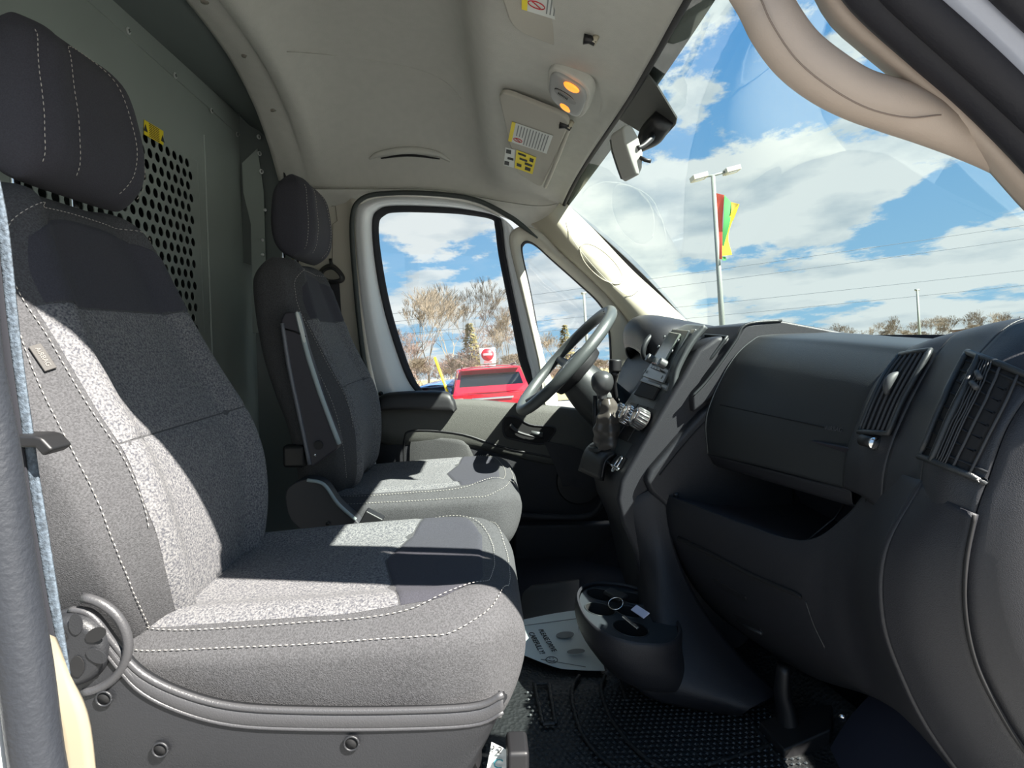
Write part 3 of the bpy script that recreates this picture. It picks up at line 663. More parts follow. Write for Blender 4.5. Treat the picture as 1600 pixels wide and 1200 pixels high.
def seat(yc, dx, bx, cz, recline, label, group, near):
    root = empty('bucket_seat', (-.2 + dx, yc, 0), label, 'seat', group)
    # cushion: a = y, b = x forward, h = z up
    L = .60; x0 = -.535 + dx
    Mc = Matrix.Translation((x0, yc, cz)) @ Matrix(((0, 1, 0, 0), (1, 0, 0, 0), (0, 0, 1, 0), (0, 0, 0, 1))) @ Matrix.Rotation(math.radians(2.0), 4, 'X')
    wc = interp([(0, .20), (.1, .235), (.3, .252), (.48, .255), (.55, .235), (.60, .17)])
    Tc = interp([(0, .10), (.2, .115), (.45, .13), (.60, .135)])
    c = Pillow(wc, Tc, L, Mc, e=.42, bol=.016, back=.95, endr=.085)
    cu = c.body('seat_cushion', FABP, root)
    wi = lambda b: wc(b) * .70 if b < .46 else wc(b) * .70
    wi = interp([(0, .16), (.1, .192), (.35, .204), (.5, .19)])
    c.patch('cushion_insert', lambda b: -wi(b), lambda b: wi(b), .03, lambda q: .375 + .05 * abs(2 * q - 1), FABI, cu)
    c.patch('cushion_front_insert', lambda b: -wi(b) * (1 if b < .45 else 1 - ((b - .45) / .09) ** 3 * .45), lambda b: wi(b) * (1 if b < .45 else 1 - ((b - .45) / .09) ** 3 * .45), lambda q: .378 + .05 * abs(2 * q - 1), .54, FABY, cu)
    e1 = [(.17, .04), (.199, .12), (.211, .3), (.210, .42), (.188, .48), (.135, .54), (.06, .558), (0, .56)]
    c.line('stitching', e1 + [(-a, b) for a, b in e1[::-1][1:]], cu, n=160)
    e2 = [(wc(x / 100) * .95, x / 100) for x in range(6, 52, 4)] + [(.20, .548), (.14, .572), (.07, .583), (0, .585)]
    c.line('stitching', e2 + [(-a, b) for a, b in e2[::-1][1:]], cu, n=160)
    # backrest
    th = math.radians(recline); up = Vector((-math.sin(th), 0, math.cos(th))); fw = Vector((math.cos(th), 0, math.sin(th)))
    o = Vector((-.435 + bx, yc, .335))
    Mb = Matrix(((0, up.x, fw.x, o.x), (1, up.y, fw.y, o.y), (0, up.z, fw.z, o.z), (0, 0, 0, 1)))
    LB = .705
    wbk = interp([(0, .16), (.06, .205), (.12, .24), (.2, .266), (.3, .27), (.4, .256), (.5, .236), (.6, .212), (.66, .185), (.705, .15)])
    Tb = interp([(0, .13), (.3, .135), (.55, .11), (.75, .085)])
    b = Pillow(wbk, Tb, LB, Mb, e=.5, bol=.026, back=.8, endr=.07, g=lambda x: .03 * math.exp(-((x - .24) / .15) ** 2) - .02 * math.exp(-(x / .08) ** 2))
    bk = b.body('backrest', FABP, root)
    wq = interp([(0, .13), (.06, .165), (.12, .19), (.22, .210), (.34, .208), (.46, .199), (.53, .198)])
    b.patch('backrest_insert', lambda x: -wq(x), lambda x: wq(x), .02, .308, FABI, bk)
    b.patch('backrest_insert', lambda x: -wq(x), lambda x: wq(x), .3105, .508, FABI, bk)
    wy = interp([(.5, .19), (.56, .185), (.61, .165), (.655, .14)])
    b.patch('backrest_yoke', lambda x: -wy(x) , lambda x: wy(x), .511, lambda q: .655 - .05 * abs(2 * q - 1) ** 3, FABY, bk)
    e1 = [(wq(.2) + .006, .2), (wq(.34) + .006, .34), (wq(.46) + .006, .46), (.204, .53), (.194, .58), (.168, .63), (.11, .66), (0, .668)]
    b.line('stitching', e1 + [(-x, y) for x, y in e1[::-1][1:]], bk, n=240)
    for sg in (-1, 1): b.line('stitching', [(sg * wbk(x / 100) * .93, x / 100) for x in range(6, 56, 3)], bk, n=160)
    # side airbag tag
    # headrest
    for s in (-1, 1): tube('headrest_post', [Mb @ Vector((s * .065, .66, -.01)), Mb @ Vector((s * .065, .74, .015)), Mb @ Vector((s * .065, .80, .03))], .0065, CHROME, root, n=8, seg=12)
    th2 = th - math.radians(13); up2 = Vector((-math.sin(th2), 0, math.cos(th2))); fw2 = Vector((math.cos(th2), 0, math.sin(th2)))
    o2 = Mb @ Vector((0, .70, .045))
    Mh = Matrix(((0, up2.x, fw2.x, o2.x), (1, up2.y, fw2.y, o2.y), (0, up2.z, fw2.z, o2.z), (0, 0, 0, 1)))
    wh = interp([(0, .12), (.04, .138), (.10, .138), (.14, .135), (.19, .122), (.215, .108), (.235, .085)])
    Th = interp([(0, .10), (.09, .13), (.18, .115), (.235, .085)])
    h = Pillow(wh, Th, .235, Mh, e=.5, bol=.006, back=.5, endr=.06)
    hr = h.body('headrest', FABY, root, nb=36, na=48)
    for e in ([(.055, .015), (.072, .06), (.074, .12), (.062, .18), (.045, .205), (0, .212)], ):
        h.line('stitching', e + [(-x, y) for x, y in e[::-1][1:]], hr, n=100)
    e = [(wh(x) * .90, x) for x in (.02, .05, .08, .11, .14, .17, .20)]
    h.line('stitching', e, hr, n=60); h.line('stitching', [(-x, y) for x, y in e], hr, n=60)
    # pedestal and frame
    box('pedestal', (-.22 + dx, yc, .13), (.44, .38, .26), BLACK, root, bev=.02)
    box('slide_rail', (-.22 + dx, yc - .17, .27), (.5, .03, .03), mat('rail_steel', (120, 122, 122), .35, .8), root, bev=.004)
    box('slide_rail', (-.22 + dx, yc + .17, .27), (.5, .03, .03), MATS['rail_steel'], root, bev=.004)
    loft('front_apron', [[(x0 + .55, yc - .2, .33), (x0 + .59, yc, .33), (x0 + .55, yc + .2, .33)], [(x0 + .53, yc - .19, .22), (x0 + .565, yc, .22), (x0 + .53, yc + .19, .22)]], VALL, root, nu=16, nv=3, thick=.006)
    return root, b, c, bk, Mb

g = 'front bucket seats'
near_seat, NB, NC, nbk, nM = seat(1.01, 0, -.04, .345, 17, 'large charcoal cloth bucket seat nearest the open door, half in sun', g, True)
far_seat, FB, FC, fbk, fM = seat(1.89, .055, .03, .292, 14, 'charcoal cloth driver seat behind the steering wheel, with folded armrest', g, False)

# near seat: plastic valance with rail, knob, screw holes, airbag tag
YV = .742
UPC = [(96, 952), (125, 950), (152, 962), (185, 1005), (225, 1048), (290, 1080), (370, 1100), (480, 1106), (620, 1106), (740, 1100), (786, 1080)]
LOW = [(130, 1290), (150, 1290), (190, 1290), (260, 1290), (330, 1290), (400, 1290), (500, 1290), (600, 1290), (690, 1280), (740, 1240), (772, 1120)]
up_ = cr(WL(UPC, YV), 48); lo_ = cr(WL([(96, 1010), (100, 1100), (130, 1180), (190, 1240), (300, 1262), (400, 1265), (520, 1265), (640, 1255), (720, 1215), (752, 1160), (786, 1082)], YV + .01), 48)
loft('valance', [up_, [a.lerp(b, .5) + Vector((0, -.008, 0)) for a, b in zip(up_, lo_)], lo_], VAL, near_seat, nu=48, nv=10, thick=.012)
for off, r, m_ in ((0, .0045, VALL), (.012, .0035, VALL), (.022, .0025, VALL)):
    P = [Vector((p.x, YV - .006 - off * .15, p.z - off)) for p in up_[8 if off else 3:]]
    tube('valance_rail', P, r, m_, near_seat, seg=8, flat=1.0)
loft('valance_band', [[Vector((p.x, YV - .006, p.z - .002)) for p in up_[8:]], [Vector((p.x, YV - .010, p.z - .013)) for p in up_[8:]], [Vector((p.x, YV - .006, p.z - .026)) for p in up_[8:]]], VALL, near_seat, nu=60, nv=5, thick=.003)
for px, py in ((162, 1092), (250, 1172), (549, 1162)):
    disc('screw_hole', W(px, py, YV - .012), (0, 1, 0), .0085, .004, CAVITY, near_seat, seg=20)
    v = ellipse(W(px, py, YV - .0125), (.009, 0, 0), (0, 0, .009), 24); tube('hole_rim', v + v[:1], .0014, VAL, near_seat, seg=6)
kn = disc('recline_knob', W(120, 1008, YV), (0, -1, 0), .047, .022, VAL, near_seat, seg=36, bev=.008, r2=.042)
for k in range(6):
    a = 2 * PI * k / 6 + .5; c = W(120, 1008, YV - .0225) + Vector((math.cos(a) * .026, 0, math.sin(a) * .026)); e_ = ellipse(c, (math.cos(a) * .013, 0, math.sin(a) * .013), (-math.sin(a) * .008, 0, math.cos(a) * .008), 16); prism('knob_scallop', e_, (0, -.0012, 0), MATS['seat_valance_plastic'] if k % 2 else CAVITY, near_seat)
ring = [W(120, 1008, YV - .008) + Vector((.060 * math.cos(a), 0, .060 * math.sin(a))) for a in [-1.5 + 2.9 * k / 24 for k in range(25)]]; tube('knob_surround', ring, .006, VALL, near_seat, seg=8)
th_ = [hit(nbk, x, y, .003) for x, y in ((66, 560), (77, 578), (52, 541), (74, 552))]
if th_[0] and th_[1] and th_[2] and th_[3]:
    mt_ = frame(th_[0], th_[1] - th_[2], th_[3] - th_[0])
    bx_v, bx_f = box_data((0, 0, 0), (.036, .014, .003)); mesh('airbag_tag', [mt_ @ p for p in bx_v], bx_f, mat('tag_grey', (66, 64, 62), .8), near_seat, bev=.001)
    text('tag_lettering', 'AIRBAG', .0078, mt_ @ Matrix.Translation((0, 0, .0018)), mat('tag_print', (110, 106, 102), .8), near_seat)
# far seat: folded armrest with pale edge, recliner cover, buckle
arm = WL([(438, 500), (444, 488), (462, 486), (478, 545), (500, 610), (530, 690), (527, 702), (488, 730), (480, 722), (466, 660), (450, 580)], 1.60)
am = prism('folded_armrest', arm, (0, .05, 0), mat('armrest_plastic', (52, 50, 56), .5), far_seat, bev=.006)
pe = mat('armrest_edge', (150, 160, 160), .4)
tube('armrest_edge', WL([(464, 488), (480, 552), (498, 608), (515, 655), (530, 694)], 1.60), .0065, pe, am, n=20, seg=8)
tube('armrest_edge', WL([(441, 505), (452, 575), (468, 650), (484, 726)], 1.60), .0055, mat('armrest_edge_dark', (96, 98, 104), .4), am, n=20, seg=8)
prism('armrest_slot', cr(WL([(463, 492), (467, 492), (477, 530), (473, 532)], 1.588), 16, True), (0, .003, 0), LABW, am)
tube('armrest_groove', WL([(446, 514), (460, 518), (478, 526)], 1.597), .002, CAVITY, am)
disc('armrest_bolt', W(498, 695, 1.60), (0, -1, 0), .012, .004, BLACK, am, seg=20, bev=.001)
disc('armrest_rivet', W(492, 711, 1.60), (0, -1, 0), .004, .003, CHROME, am, seg=10)
box('armrest_bracket', W(462, 712, 1.64), (.06, .04, .06), BLACK, far_seat, bev=.01)
rc = cr(WL([(446, 785), (450, 762), (478, 749), (506, 756), (528, 786), (556, 812), (560, 826), (520, 838), (485, 836), (456, 815)], 1.605), 50, True)
rcv = prism('recliner_cover', rc, (0, .05, 0), mat('recliner_plastic', (50, 50, 54), .55), far_seat, bev=.008)
tube('cover_edge', WL([(480, 750), (506, 757), (528, 787), (556, 812)], 1.60), .005, pe, rcv, n=16, seg=8)
disc('cover_screw', W(512, 818, 1.60), (0, -1, 0), .005, .003, BLACK, rcv, seg=12)
bu = empty('belt_buckle', W(580, 812, 1.55), 'black seat belt buckle with a red release button beside the driver cushion', 'buckle')
mb_ = frame(W(580, 815, 1.55), (.8, 0, -.45), (0, 1, 0))
def lbox(name, c, s, m, parent, mt, bev=0):
    v, f = box_data(c, s); return mesh(name, [mt @ p for p in v], f, m, parent, bev=bev)
lbox('buckle_body', (0, 0, 0), (.05, .035, .05), BLACK, bu, mb_, .004)
lbox('release_button', (.0, 0, -.024), (.042, .025, .006), REDP, bu, mb_, .002)
tube('buckle_stalk', [W(575, 825, 1.55), W(560, 870, 1.56), W(550, 900, 1.58)], .01, BLACK, bu, flat=.5)
# rails glimpsed between the seats
tube('recline_link', WL([(380, 868), (396, 846), (404, 850)], 1.26), .006, MATS['rail_steel'], near_seat)

# ------------------------------------------------------------------ dashboard
def XZ(l, y): return [Vector((a, y, b)) for a, b in l]
db = empty('dashboard', (.8, 1.4, .0), 'dark charcoal van dashboard with glovebox, air vents, open shelf and centre stack', 'dashboard')
# top pad
AF = [(1300, 521, 1.38), (1204, 525, 1.38), (1176, 534, 1.38), (1145, 565, 1.38), (1117, 618, 1.38), (1105, 660, 1.38), (1108, 709, 1.38)]
AN = [(1505, 541, .95), (1437, 543, .95), (1414, 558, .95), (1372, 604, .95), (1348, 660, .95), (1336, 716, .95), (1330, 765, .95)]
loft('top_pad', [[(.72, .60, .79), (.95, .62, .80), (1.14, .66, .80)], [(.73, .84, .79), (.95, .84, .80), (1.18, .84, .80)], [(.76, .95, .785), (.95, .95, .79), (1.19, .95, .79)], [(.77, 1.38, .795), (1.0, 1.38, .79), (1.2, 1.38, .79)],
      [(.70, 1.5, .80), (1.0, 1.5, .80), (1.2, 1.5, .79)], [(.60, 1.74, .80), (.9, 1.74, .80), (1.18, 1.74, .79)], [(.58, 2.0, .76), (.9, 2.0, .79), (1.05, 2.0, .79)], [(.60, 2.24, .74), (.8, 2.24, .78), (.95, 2.24, .79)]], DASH, db, nu=20, nv=60, thick=.01, off=-1)
# airbag panel with its lid line
abp = loft('airbag_panel', [WL(AF), [(a + b) / 2 + Vector((-.006, 0, .003)) for a, b in zip(WL(AF), WL(AN))], WL(AN)], DASHG, db, nu=60, nv=20, thick=.006, off=0)
tube('panel_edge', [p + Vector((-.002, 0, .001)) for p in WL(AF)], .0022, SATIN, db, n=60, seg=6)
tube('airbag_lid_line', [hit(abp, 1127 + 163 * t / 16, 633 + 35 * t / 16, .0036) for t in range(17)], .0013, CAVITY, db, seg=5)
text('airbag_lettering', 'AIRBAG', .011, frame(hit(abp, 1306, 671, .0045), hit(abp, 1318, 673, .003) - hit(abp, 1294, 669, .003), hit(abp, 1306, 660, .003) - hit(abp, 1306, 680, .003)), mat('emboss', (70, 72, 74), .5), db)
# glovebox lid end: underside below the panel
loft('glovebox_lip', [[p for p in WL([(1108, 709, 1.38), (1125, 728, 1.38), (1180, 722, 1.38)])], [p for p in WL([(1330, 765, .95), (1335, 790, .95), (1360, 775, .95)])]], DASHL, db, nu=10, nv=10, thick=.006)
# passenger vent bulge
B1 = [(1505, 541, .95), (1440, 541, .95), (1412, 556, .95), (1368, 604, .95), (1343, 660, .95), (1324, 716, .95), (1320, 762, .95)]
B2 = [(1540, 518, .88), (1462, 532, .88), (1432, 556, .88), (1392, 612, .88), (1366, 668, .88), (1350, 722, .88), (1350, 775, .88)]
B3 = [(1590, 508, .83), (1508, 520, .83), (1472, 552, .83), (1436, 612, .83), (1402, 685, .83), (1386, 740, .83), (1382, 800, .83)]
B4 = [(1660, 500, .76), (1560, 508, .76), (1518, 545, .76), (1478, 620, .76), (1445, 700, .76), (1428, 760, .76), (1418, 830, .76)]
B5 = [(1700, 498, .72), (1600, 503, .72), (1545, 545, .72), (1496, 610, .72), (1458, 690, .72), (1444, 752, .72), (1436, 850, .72)]
B6 = [(1900, 520, .64), (1740, 540, .64), (1640, 590, .64), (1580, 660, .64), (1545, 750, .64), (1526, 804, .64), (1512, 880, .64)]
vs1 = loft('vent_surround', [WL(B1), WL(B2), WL(B3)], DASH, db, nu=50, nv=16, thick=.008, off=0)
vs2 = loft('end_panel', [WL(B3), WL(B4), WL(B5)], DASH, db, nu=50, nv=16, thick=.008, off=0)
vs3 = loft('side_cap', [WL(B5), [p + Vector((-.012, 0, .004)) for p in [(a + b) / 2 for a, b in zip(WL(B5), WL(B6))]], WL(B6)], DASH, db, nu=50, nv=16, thick=.008, off=0)

def vent(name, L, Rr, surf, nsl, parent, h0=.0062, frame_m=DASHG, slat_m=DASH, w=.0022, tab=True, u0=.1, cross=0, slots=None):
    """air vent on a built surface: dark opening, rim, bowed slats, thumb tab. L, Rr: pixel polylines down its two sides"""
    l = cr([(a, b, 0) for a, b in L], 21); r = cr([(a, b, 0) for a, b in Rr], 21)
    def P(u, v, h=0):
        k = min(int(v * 20), 19); f = v * 20 - k; a = l[k].lerp(l[k + 1], f); b = r[k].lerp(r[k + 1], f); c = a.lerp(b, u)
        return hit(surf, c.x, c.y, h0 + h) or W(c.x, c.y, .8)
    K = [k / 14 for k in range(15)]
    vt = loft(name, [[P(u, v, 0) for v in K] for u in (0, .25, .5, .75, 1)], CAVITY, parent, nu=30, nv=9, thick=.001, smooth_v=False)
    rim = [P(0, v, .003) for v in K] + [P(u, 1, .003) for u in (.25, .5, .75)] + [P(1, v, .003) for v in K[::-1]] + [P(u, 0, .003) for u in (.75, .5, .25)]
    tube('vent_rim', rim + rim[:2], .0042, frame_m, vt, seg=8)
    for u in slots or [u0 + (1 - 2 * u0) * k / (nsl - 1) for k in range(nsl)]:
        v_, f_ = tube_data([P(u, v, .003) for v in K], w, 6); mesh('slat', v_, f_, slat_m, vt)
    for k in range(cross): tube('cross_slat', [P(u, (k + .7) / (cross + .4), .001) for u in (.03, .35, .65, .97)], .0016, mat('cross_slat_dark', (40, 42, 45), .9, spec=.1), vt, seg=6)
    if tab:
        c = [P(.46, v, .006 + .006 * math.sin(PI * (v - .34) / .26)) for v in (.34, .40, .47, .54, .60)]
        tube('thumb_tab', c, [.003, .006, .007, .006, .003], mat('tab_grey', (58, 60, 62), .6), vt, n=14, seg=12)
    return vt, P
SLT = mat('slat_grey', (48, 50, 53), .7)
pv, pP = vent('passenger_vent', [(1414, 560), (1392, 588), (1370, 632), (1352, 678)], [(1461, 553), (1440, 590), (1417, 630), (1396, 680)], [vs1, vs2, abp], 6, db, slat_m=SLT)
tw = hit([vs1, vs2, abp], 1364, 692, .007)
tube('vent_wheel', [tw + Vector((0, .014, 0)), tw + Vector((0, -.014, 0))], .009, BLACK, pv, seg=20)
tube('wheel_cap', [tw + Vector((-.002, -.019, 0)), tw + Vector((-.002, -.015, 0))], .0095, CHROME, pv, seg=20)
text('defrost_mark', '0', .014, frame(hit([vs1, vs2], 1379, 693, .006), (0, -1, 0), (.3, 0, .9)), LABW, pv)
sv, sP = vent('side_vent', [(1522, 556), (1500, 600), (1474, 655), (1450, 716)], [(1618, 600), (1598, 650), (1572, 700), (1542, 754)], [vs2, vs3], 2, db, slots=(.48, .74), slat_m=SLT, cross=8, tab=False, w=.0016)
K = [k / 14 for k in range(15)]
loft('inner_fin', [[sP(.13, v, .002) for v in K], [sP(.20, v, .008) for v in K], [sP(.22, v, .002) for v in K]], DASHG, sv, nu=24, nv=5, thick=.001)
for u in (.25, .28, .31, .34, .37): tube('fine_slat', [sP(u, v, .004) for v in K], .0010, SLT, sv, seg=5)
for a, b in ((.17, .22), (.28, .32)): tube('thumb_tab', [sP(.27, a, .006), sP(.35, b, .008)], .0032, MATS['tab_grey'], sv, seg=10)

# lower panels
ne6 = XZ([(.525, .655), (.513, .53), (.514, .44), (.546, .357), (.585, .287), (.65, .20)], .725); ne6[0] = W(1444, 752, .72)
fa6 = XZ([(.60, .60), (.572, .50), (.566, .42), (.582, .34), (.615, .26), (.67, .20)], .86); fa6[0] = W(1383, 742, .86)
ne = ne6
L138 = [(.445, .425), (.442, .40), (.452, .335), (.49, .24), (.56, .145), (.64, .08)]
L115 = [(.515, .432), (.508, .40), (.512, .34), (.54, .25), (.60, .17), (.66, .12)]
L100 = [(.560, .447), (.549, .41), (.548, .35), (.57, .27), (.62, .21), (.68, .17)]
L93 = [(.590, .51), (.572, .44), (.566, .37), (.584, .29), (.62, .23), (.68, .19)]
lowp = loft('lower_panel', [XZ(L138, 1.39), XZ(L115, 1.15), XZ(L100, 1.0), XZ(L93, .93), fa6, ne6], DASHL, db, nu=50, nv=50, thick=.008, off=0)
se = WL([(1526, 804), (1512, 880), (1512, 960), (1530, 1040), (1570, 1120), (1610, 1180), (1680, 1270)], .635)
loft('side_lower_cap', [ne, [(a + b) / 2 + Vector((-.008, 0, 0)) for a, b in zip(cr(ne, 7), se)], se], DASHL, db, nu=50, nv=12, thick=.008, off=0)
sq = [(1740, 540), (1640, 590), (1580, 660), (1545, 750), (1526, 804), (1512, 880), (1512, 960), (1530, 1040), (1570, 1120), (1610, 1180), (1680, 1270)]
loft('side_cover', [WL(sq, .64), WL([(a + 90, b) for a, b in sq], .612), WL([(a + 220, b) for a, b in sq], .60)], DASHL, db, nu=60, nv=8, thick=.008, off=0)
tube('panel_gap', [p + Vector((-.005, -.003, 0)) for p in se], .0022, CAVITY, db, n=50, seg=6)
tube('panel_gap', [p + Vector((-.006, 0, 0)) for p in [W(1384, 741, .86), W(1415, 752, .79), W(1444, 765, .725), W(1485, 786, .68), W(1526, 804, .64)]], .002, CAVITY, db, n=24, seg=6)
tube('edge_highlight', [p + Vector((-.002, -.002, 0)) for p in ne], .004, DASHL, db, n=50, seg=8)

# open shelf: cavity, its rim, and the lower glovebox under it
rimp = [W(1380, 742, .87), W(1372, 790, .9), W(1345, 850, .93), W(1290, 872, 1.0), W(1200, 850, 1.14), W(1120, 818, 1.28), W(1062, 792, 1.38), W(1056, 770, 1.385)]
tube('shelf_rim', rimp, .0065, DASH, db, n=60, seg=10)
SHD = mat('shelf_dark', (36, 35, 44), .7)
loft('shelf_floor', [XZ([(.45, .42), (.60, .395), (.80, .40)], 1.39), XZ([(.52, .428), (.65, .40), (.80, .40)], 1.15), XZ([(.57, .44), (.68, .41), (.80, .40)], .98), XZ([(.60, .56), (.68, .50), (.80, .44)], .90)], SHD, db, nu=12, nv=20, thick=.004)
loft('shelf_back', [XZ([(.78, .38), (.72, .48), (.62, .57), (.56, .60)], 1.39), XZ([(.78, .38), (.74, .48), (.66, .57), (.60, .62)], .90)], SHD, db, nu=16, nv=8, thick=.004)
box('shelf_end', (.69, .885, .50), (.2, .006, .22), CAVITY, db)
tube('shelf_divider', [Vector((.60, 1.08, .41)), Vector((.66, 1.08, .46)), Vector((.70, 1.08, .52))], .002, DASH, db, seg=6)
# slot and handle recess of the lower glovebox
gl = [W(1062, 838, 1.385), W(1110, 862, 1.28), W(1180, 898, 1.16), W(1245, 926, 1.08), W(1256, 934, 1.07)]
gl = [hit(lowp, x, y, .0052) for x, y in ((1064, 840), (1110, 862), (1180, 898), (1245, 926), (1256, 934))]
tube('lid_gap', gl, [.006, .0055, .005, .0045, .002], CAVITY, db, n=40, seg=8)
gh = [hit(lowp, x, y, .0068) for x, y in ((1114, 899), (1168, 930), (1194, 986), (1156, 968))]
prism('handle_recess', gh, (.02, 0, 0), mat('recess_shade', (22, 22, 26), .6), db, bev=.004)  # dark plate on the surface, painted as the shade inside a recess
tube('handle_edge', gh[2:] + gh[:0], .004, DASHG, db, seg=8)
tube('panel_seam', [hit(lowp, x, y, .0050) for x, y in ((1262, 938), (1275, 975), (1292, 1010))], .0012, DASHG, db, n=20, seg=5)

# console block under the centre stack
CONS = [(.90, .78), (.56, .80), (.515, .77), (.475, .70), (.448, .655), (.405, .58), (.351, .485), (.334, .455), (.325, .41), (.338, .35), (.37, .28), (.39, .20), (.41, .12), (.44, .03), (.92, .02)]
prism('console', XZ(CONS, 1.41), (0, .33, 0), DASHL, db, bev=.012)
# sweeping cheek that overlaps the console beside the shelf
CH = [(.72, .64), (.56, .655), (.515, .62), (.46, .56), (.40, .49), (.385, .46), (.40, .43), (.435, .40), (.455, .34), (.50, .235), (.57, .14), (.64, .075), (.80, .06)]
prism('console_cheek', XZ(CH, 1.385), (0, .04, 0), DASH, db, bev=.012)
tube('cheek_groove', [p + Vector((.004, -.003, 0)) for p in XZ([(.56, .63), (.515, .595), (.462, .535), (.415, .475)], 1.386)], .0015, CAVITY, db, n=30, seg=5)
# switch panel bezel, climate controls, pocket, radio
S1 = [(1103, 510), (1081, 537), (1059, 579), (1050, 618), (1022, 668), (986, 734), (978, 742)]
S2 = [(1066, 513), (1046, 528), (1024, 565), (1001, 601), (966, 652), (932, 700), (928, 708)]
loft('stack_bezel', [WL(S1, 1.43), [p + Vector((-.012, 0, .004)) for p in WL([((a + c) / 2, (b + d) / 2) for (a, b), (c, d) in zip(S1, S2)], 1.575)], WL(S2, 1.72)], mat('stack_plastic', (62, 66, 67), .42, bump=(900, .3, 'voronoi')), db, nu=60, nv=20, thick=.012, off=0)
def stack(u, px, py, h=.016):                 # a point on the stack: u 0 near edge, 1 far edge
    y = 1.43 + .29 * u; return W(px, py, y) + Vector((-h * .85, 0, h * .5))
def onstack(u, t, h=.016):
    a = cr(WL(S1, 1.43), 60)[int(t * 59)]; b = cr(WL(S2, 1.72), 60)[int(t * 59)]
    return a.lerp(b, u) + Vector((-.85, 0, .5)) * (h + .012 * 4 * u * (1 - u) * .7)
def quad(name, u0, u1, t0, t1, m, parent, h=.016, d=.006, bev=.002):
    v = [onstack(u0, t0, h), onstack(u1, t0, h), onstack(u1, t1, h), onstack(u0, t1, h)]
    return prism(name, v, Vector((.85, 0, -.5)) * d, m, parent, bev=bev)
rad = quad('radio', .14, .86, .10, .47, mat('radio_face', (62, 66, 66), .3), db, h=.016)
quad('radio_surround', .08, .92, .06, .5, SATIN, db, h=.010)
quad('radio_screen', .26, .74, .14, .36, mat('screen', (104, 112, 104), .2), rad, h=.019)  # radio face and screen greys raised: a bright reflection put into the colour
quad('disc_slot', .3, .7, .395, .405, CAVITY, rad, h=.019)
for u, t in ((.20, .34), (.80, .34)):
    c = onstack(u, t, .014); disc('radio_knob', c, (-.85, 0, .5), .012, .020, mat('knob_grey', (78, 80, 80), .4), rad, seg=24, bev=.003)
for u in (.17, .83):
    for t in (.20, .26, .43): 
        c = onstack(u, t, .017); disc('radio_button', c, (-.85, 0, .5), .005, .003, SATIN, rad, seg=12, bev=.001)
for k in range(4): quad('radio_key', .29 + .11 * k, .38 + .11 * k, .375, .39, SATIN, rad, h=.018, d=.003, bev=.0005)
quad('pocket', .22, .80, .505, .575, CAVITY, db, h=.013)
quad('pocket_rim', .18, .84, .485, .50, SATIN, db, h=.016)
KN = mat('climate_knob', (70, 66, 66), .18, coat=.6)
for k, u in enumerate((.12, .38, .64)):
    c = onstack(u, .675, .010); nn = Vector((-.85, 0, .5))
    kb = disc('climate_knob', c, nn, .027, .034, KN, db, seg=28, bev=.005, r2=.024)
    parts = [tube_data([c + nn * .004 + Vector((nn.z, 0, -nn.x)) * math.cos(a) * .0265 + Vector((0, 1, 0)) * math.sin(a) * .0265, c + nn * .03 + Vector((nn.z, 0, -nn.x)) * math.cos(a) * .0245 + Vector((0, 1, 0)) * math.sin(a) * .0245], .0022, 5) for a in [2 * PI * i / 18 for i in range(18)]]
    multi('grip_ribs', parts, CHROME if k else SATIN, kb)
    v = ellipse(c + nn * .035, (nn.z * .018, 0, -nn.x * .018), (0, .018, 0), 28); tube('knob_ring', v + v[:1], .0016, CHROME, kb, seg=6)
    quad('knob_base', u - .12, u + .12, .60, .75, BLACK, db, h=.009)
sw = quad('switch_bank', .35, .82, .86, .955, mat('switch_black', (34, 36, 38), .4), db, h=.014)
quad('hazard_mark', .6, .76, .875, .93, REDP, sw, h=.0165, d=.002, bev=.0005)
quad('hazard_mark', .50, .57, .875, .93, REDP, sw, h=.0165, d=.002, bev=.0005)
quad('socket_well', .08, .26, .80, .93, CAVITY, db, h=.014)
sc_ = onstack(.12, .85, .02); v = ellipse(sc_, (.012, 0, .018), (0, .012, 0), 24); tube('socket_ring', v + v[:1], .0025, CHROME, db, seg=8)
tube('socket_lid', [onstack(.04, .955, .018), onstack(.28, .965, .02)], .004, CHROME, db, seg=8)

# pod with the two centre vents, standing proud of the stack
PF = WL([(1100, 511), (1081, 537), (1067, 560), (1056, 590), (1050, 617)], 1.53); PN = WL([(1166, 507), (1150, 532), (1128, 564), (1103, 597), (1082, 619)], 1.385)
PF = [Vector((.90, 1.53, .80)), Vector((.66, 1.53, .832))] + PF + [Vector((.50, 1.53, .615)), Vector((.62, 1.53, .72))]
PN = [Vector((.90, 1.385, .80)), Vector((.70, 1.385, .836))] + PN + [Vector((.497, 1.385, .622)), Vector((.62, 1.385, .72))]
k9 = len(PF); pod = mesh('vent_pod', PF + PN, [tuple(range(k9))[::-1], tuple(range(k9, 2 * k9))] + [(a, (a + 1) % k9, k9 + (a + 1) % k9, k9 + a) for a in range(k9)], DASH, db, bev=.006)
cv, cP = vent('centre_vent', [(1106, 527), (1090, 548), (1074, 574), (1065, 597)], [(1140, 530), (1120, 556), (1102, 580), (1086, 602)], [pod], 9, db, slat_m=SLT, w=.0014)
disc('vent_wheel', W(1076, 607, 1.45) + Vector((-.014, 0, .0)), (-.85, 0, .5), .012, .006, BLACK, cv, seg=20, bev=.001)
disc('wheel_mark', W(1076, 607, 1.45) + Vector((-.019, 0, .003)), (-.85, 0, .5), .006, .003, SATIN, cv, seg=16)
tube('pod_crest', PN[1:7], .0035, DASHG, db, n=30, seg=6)
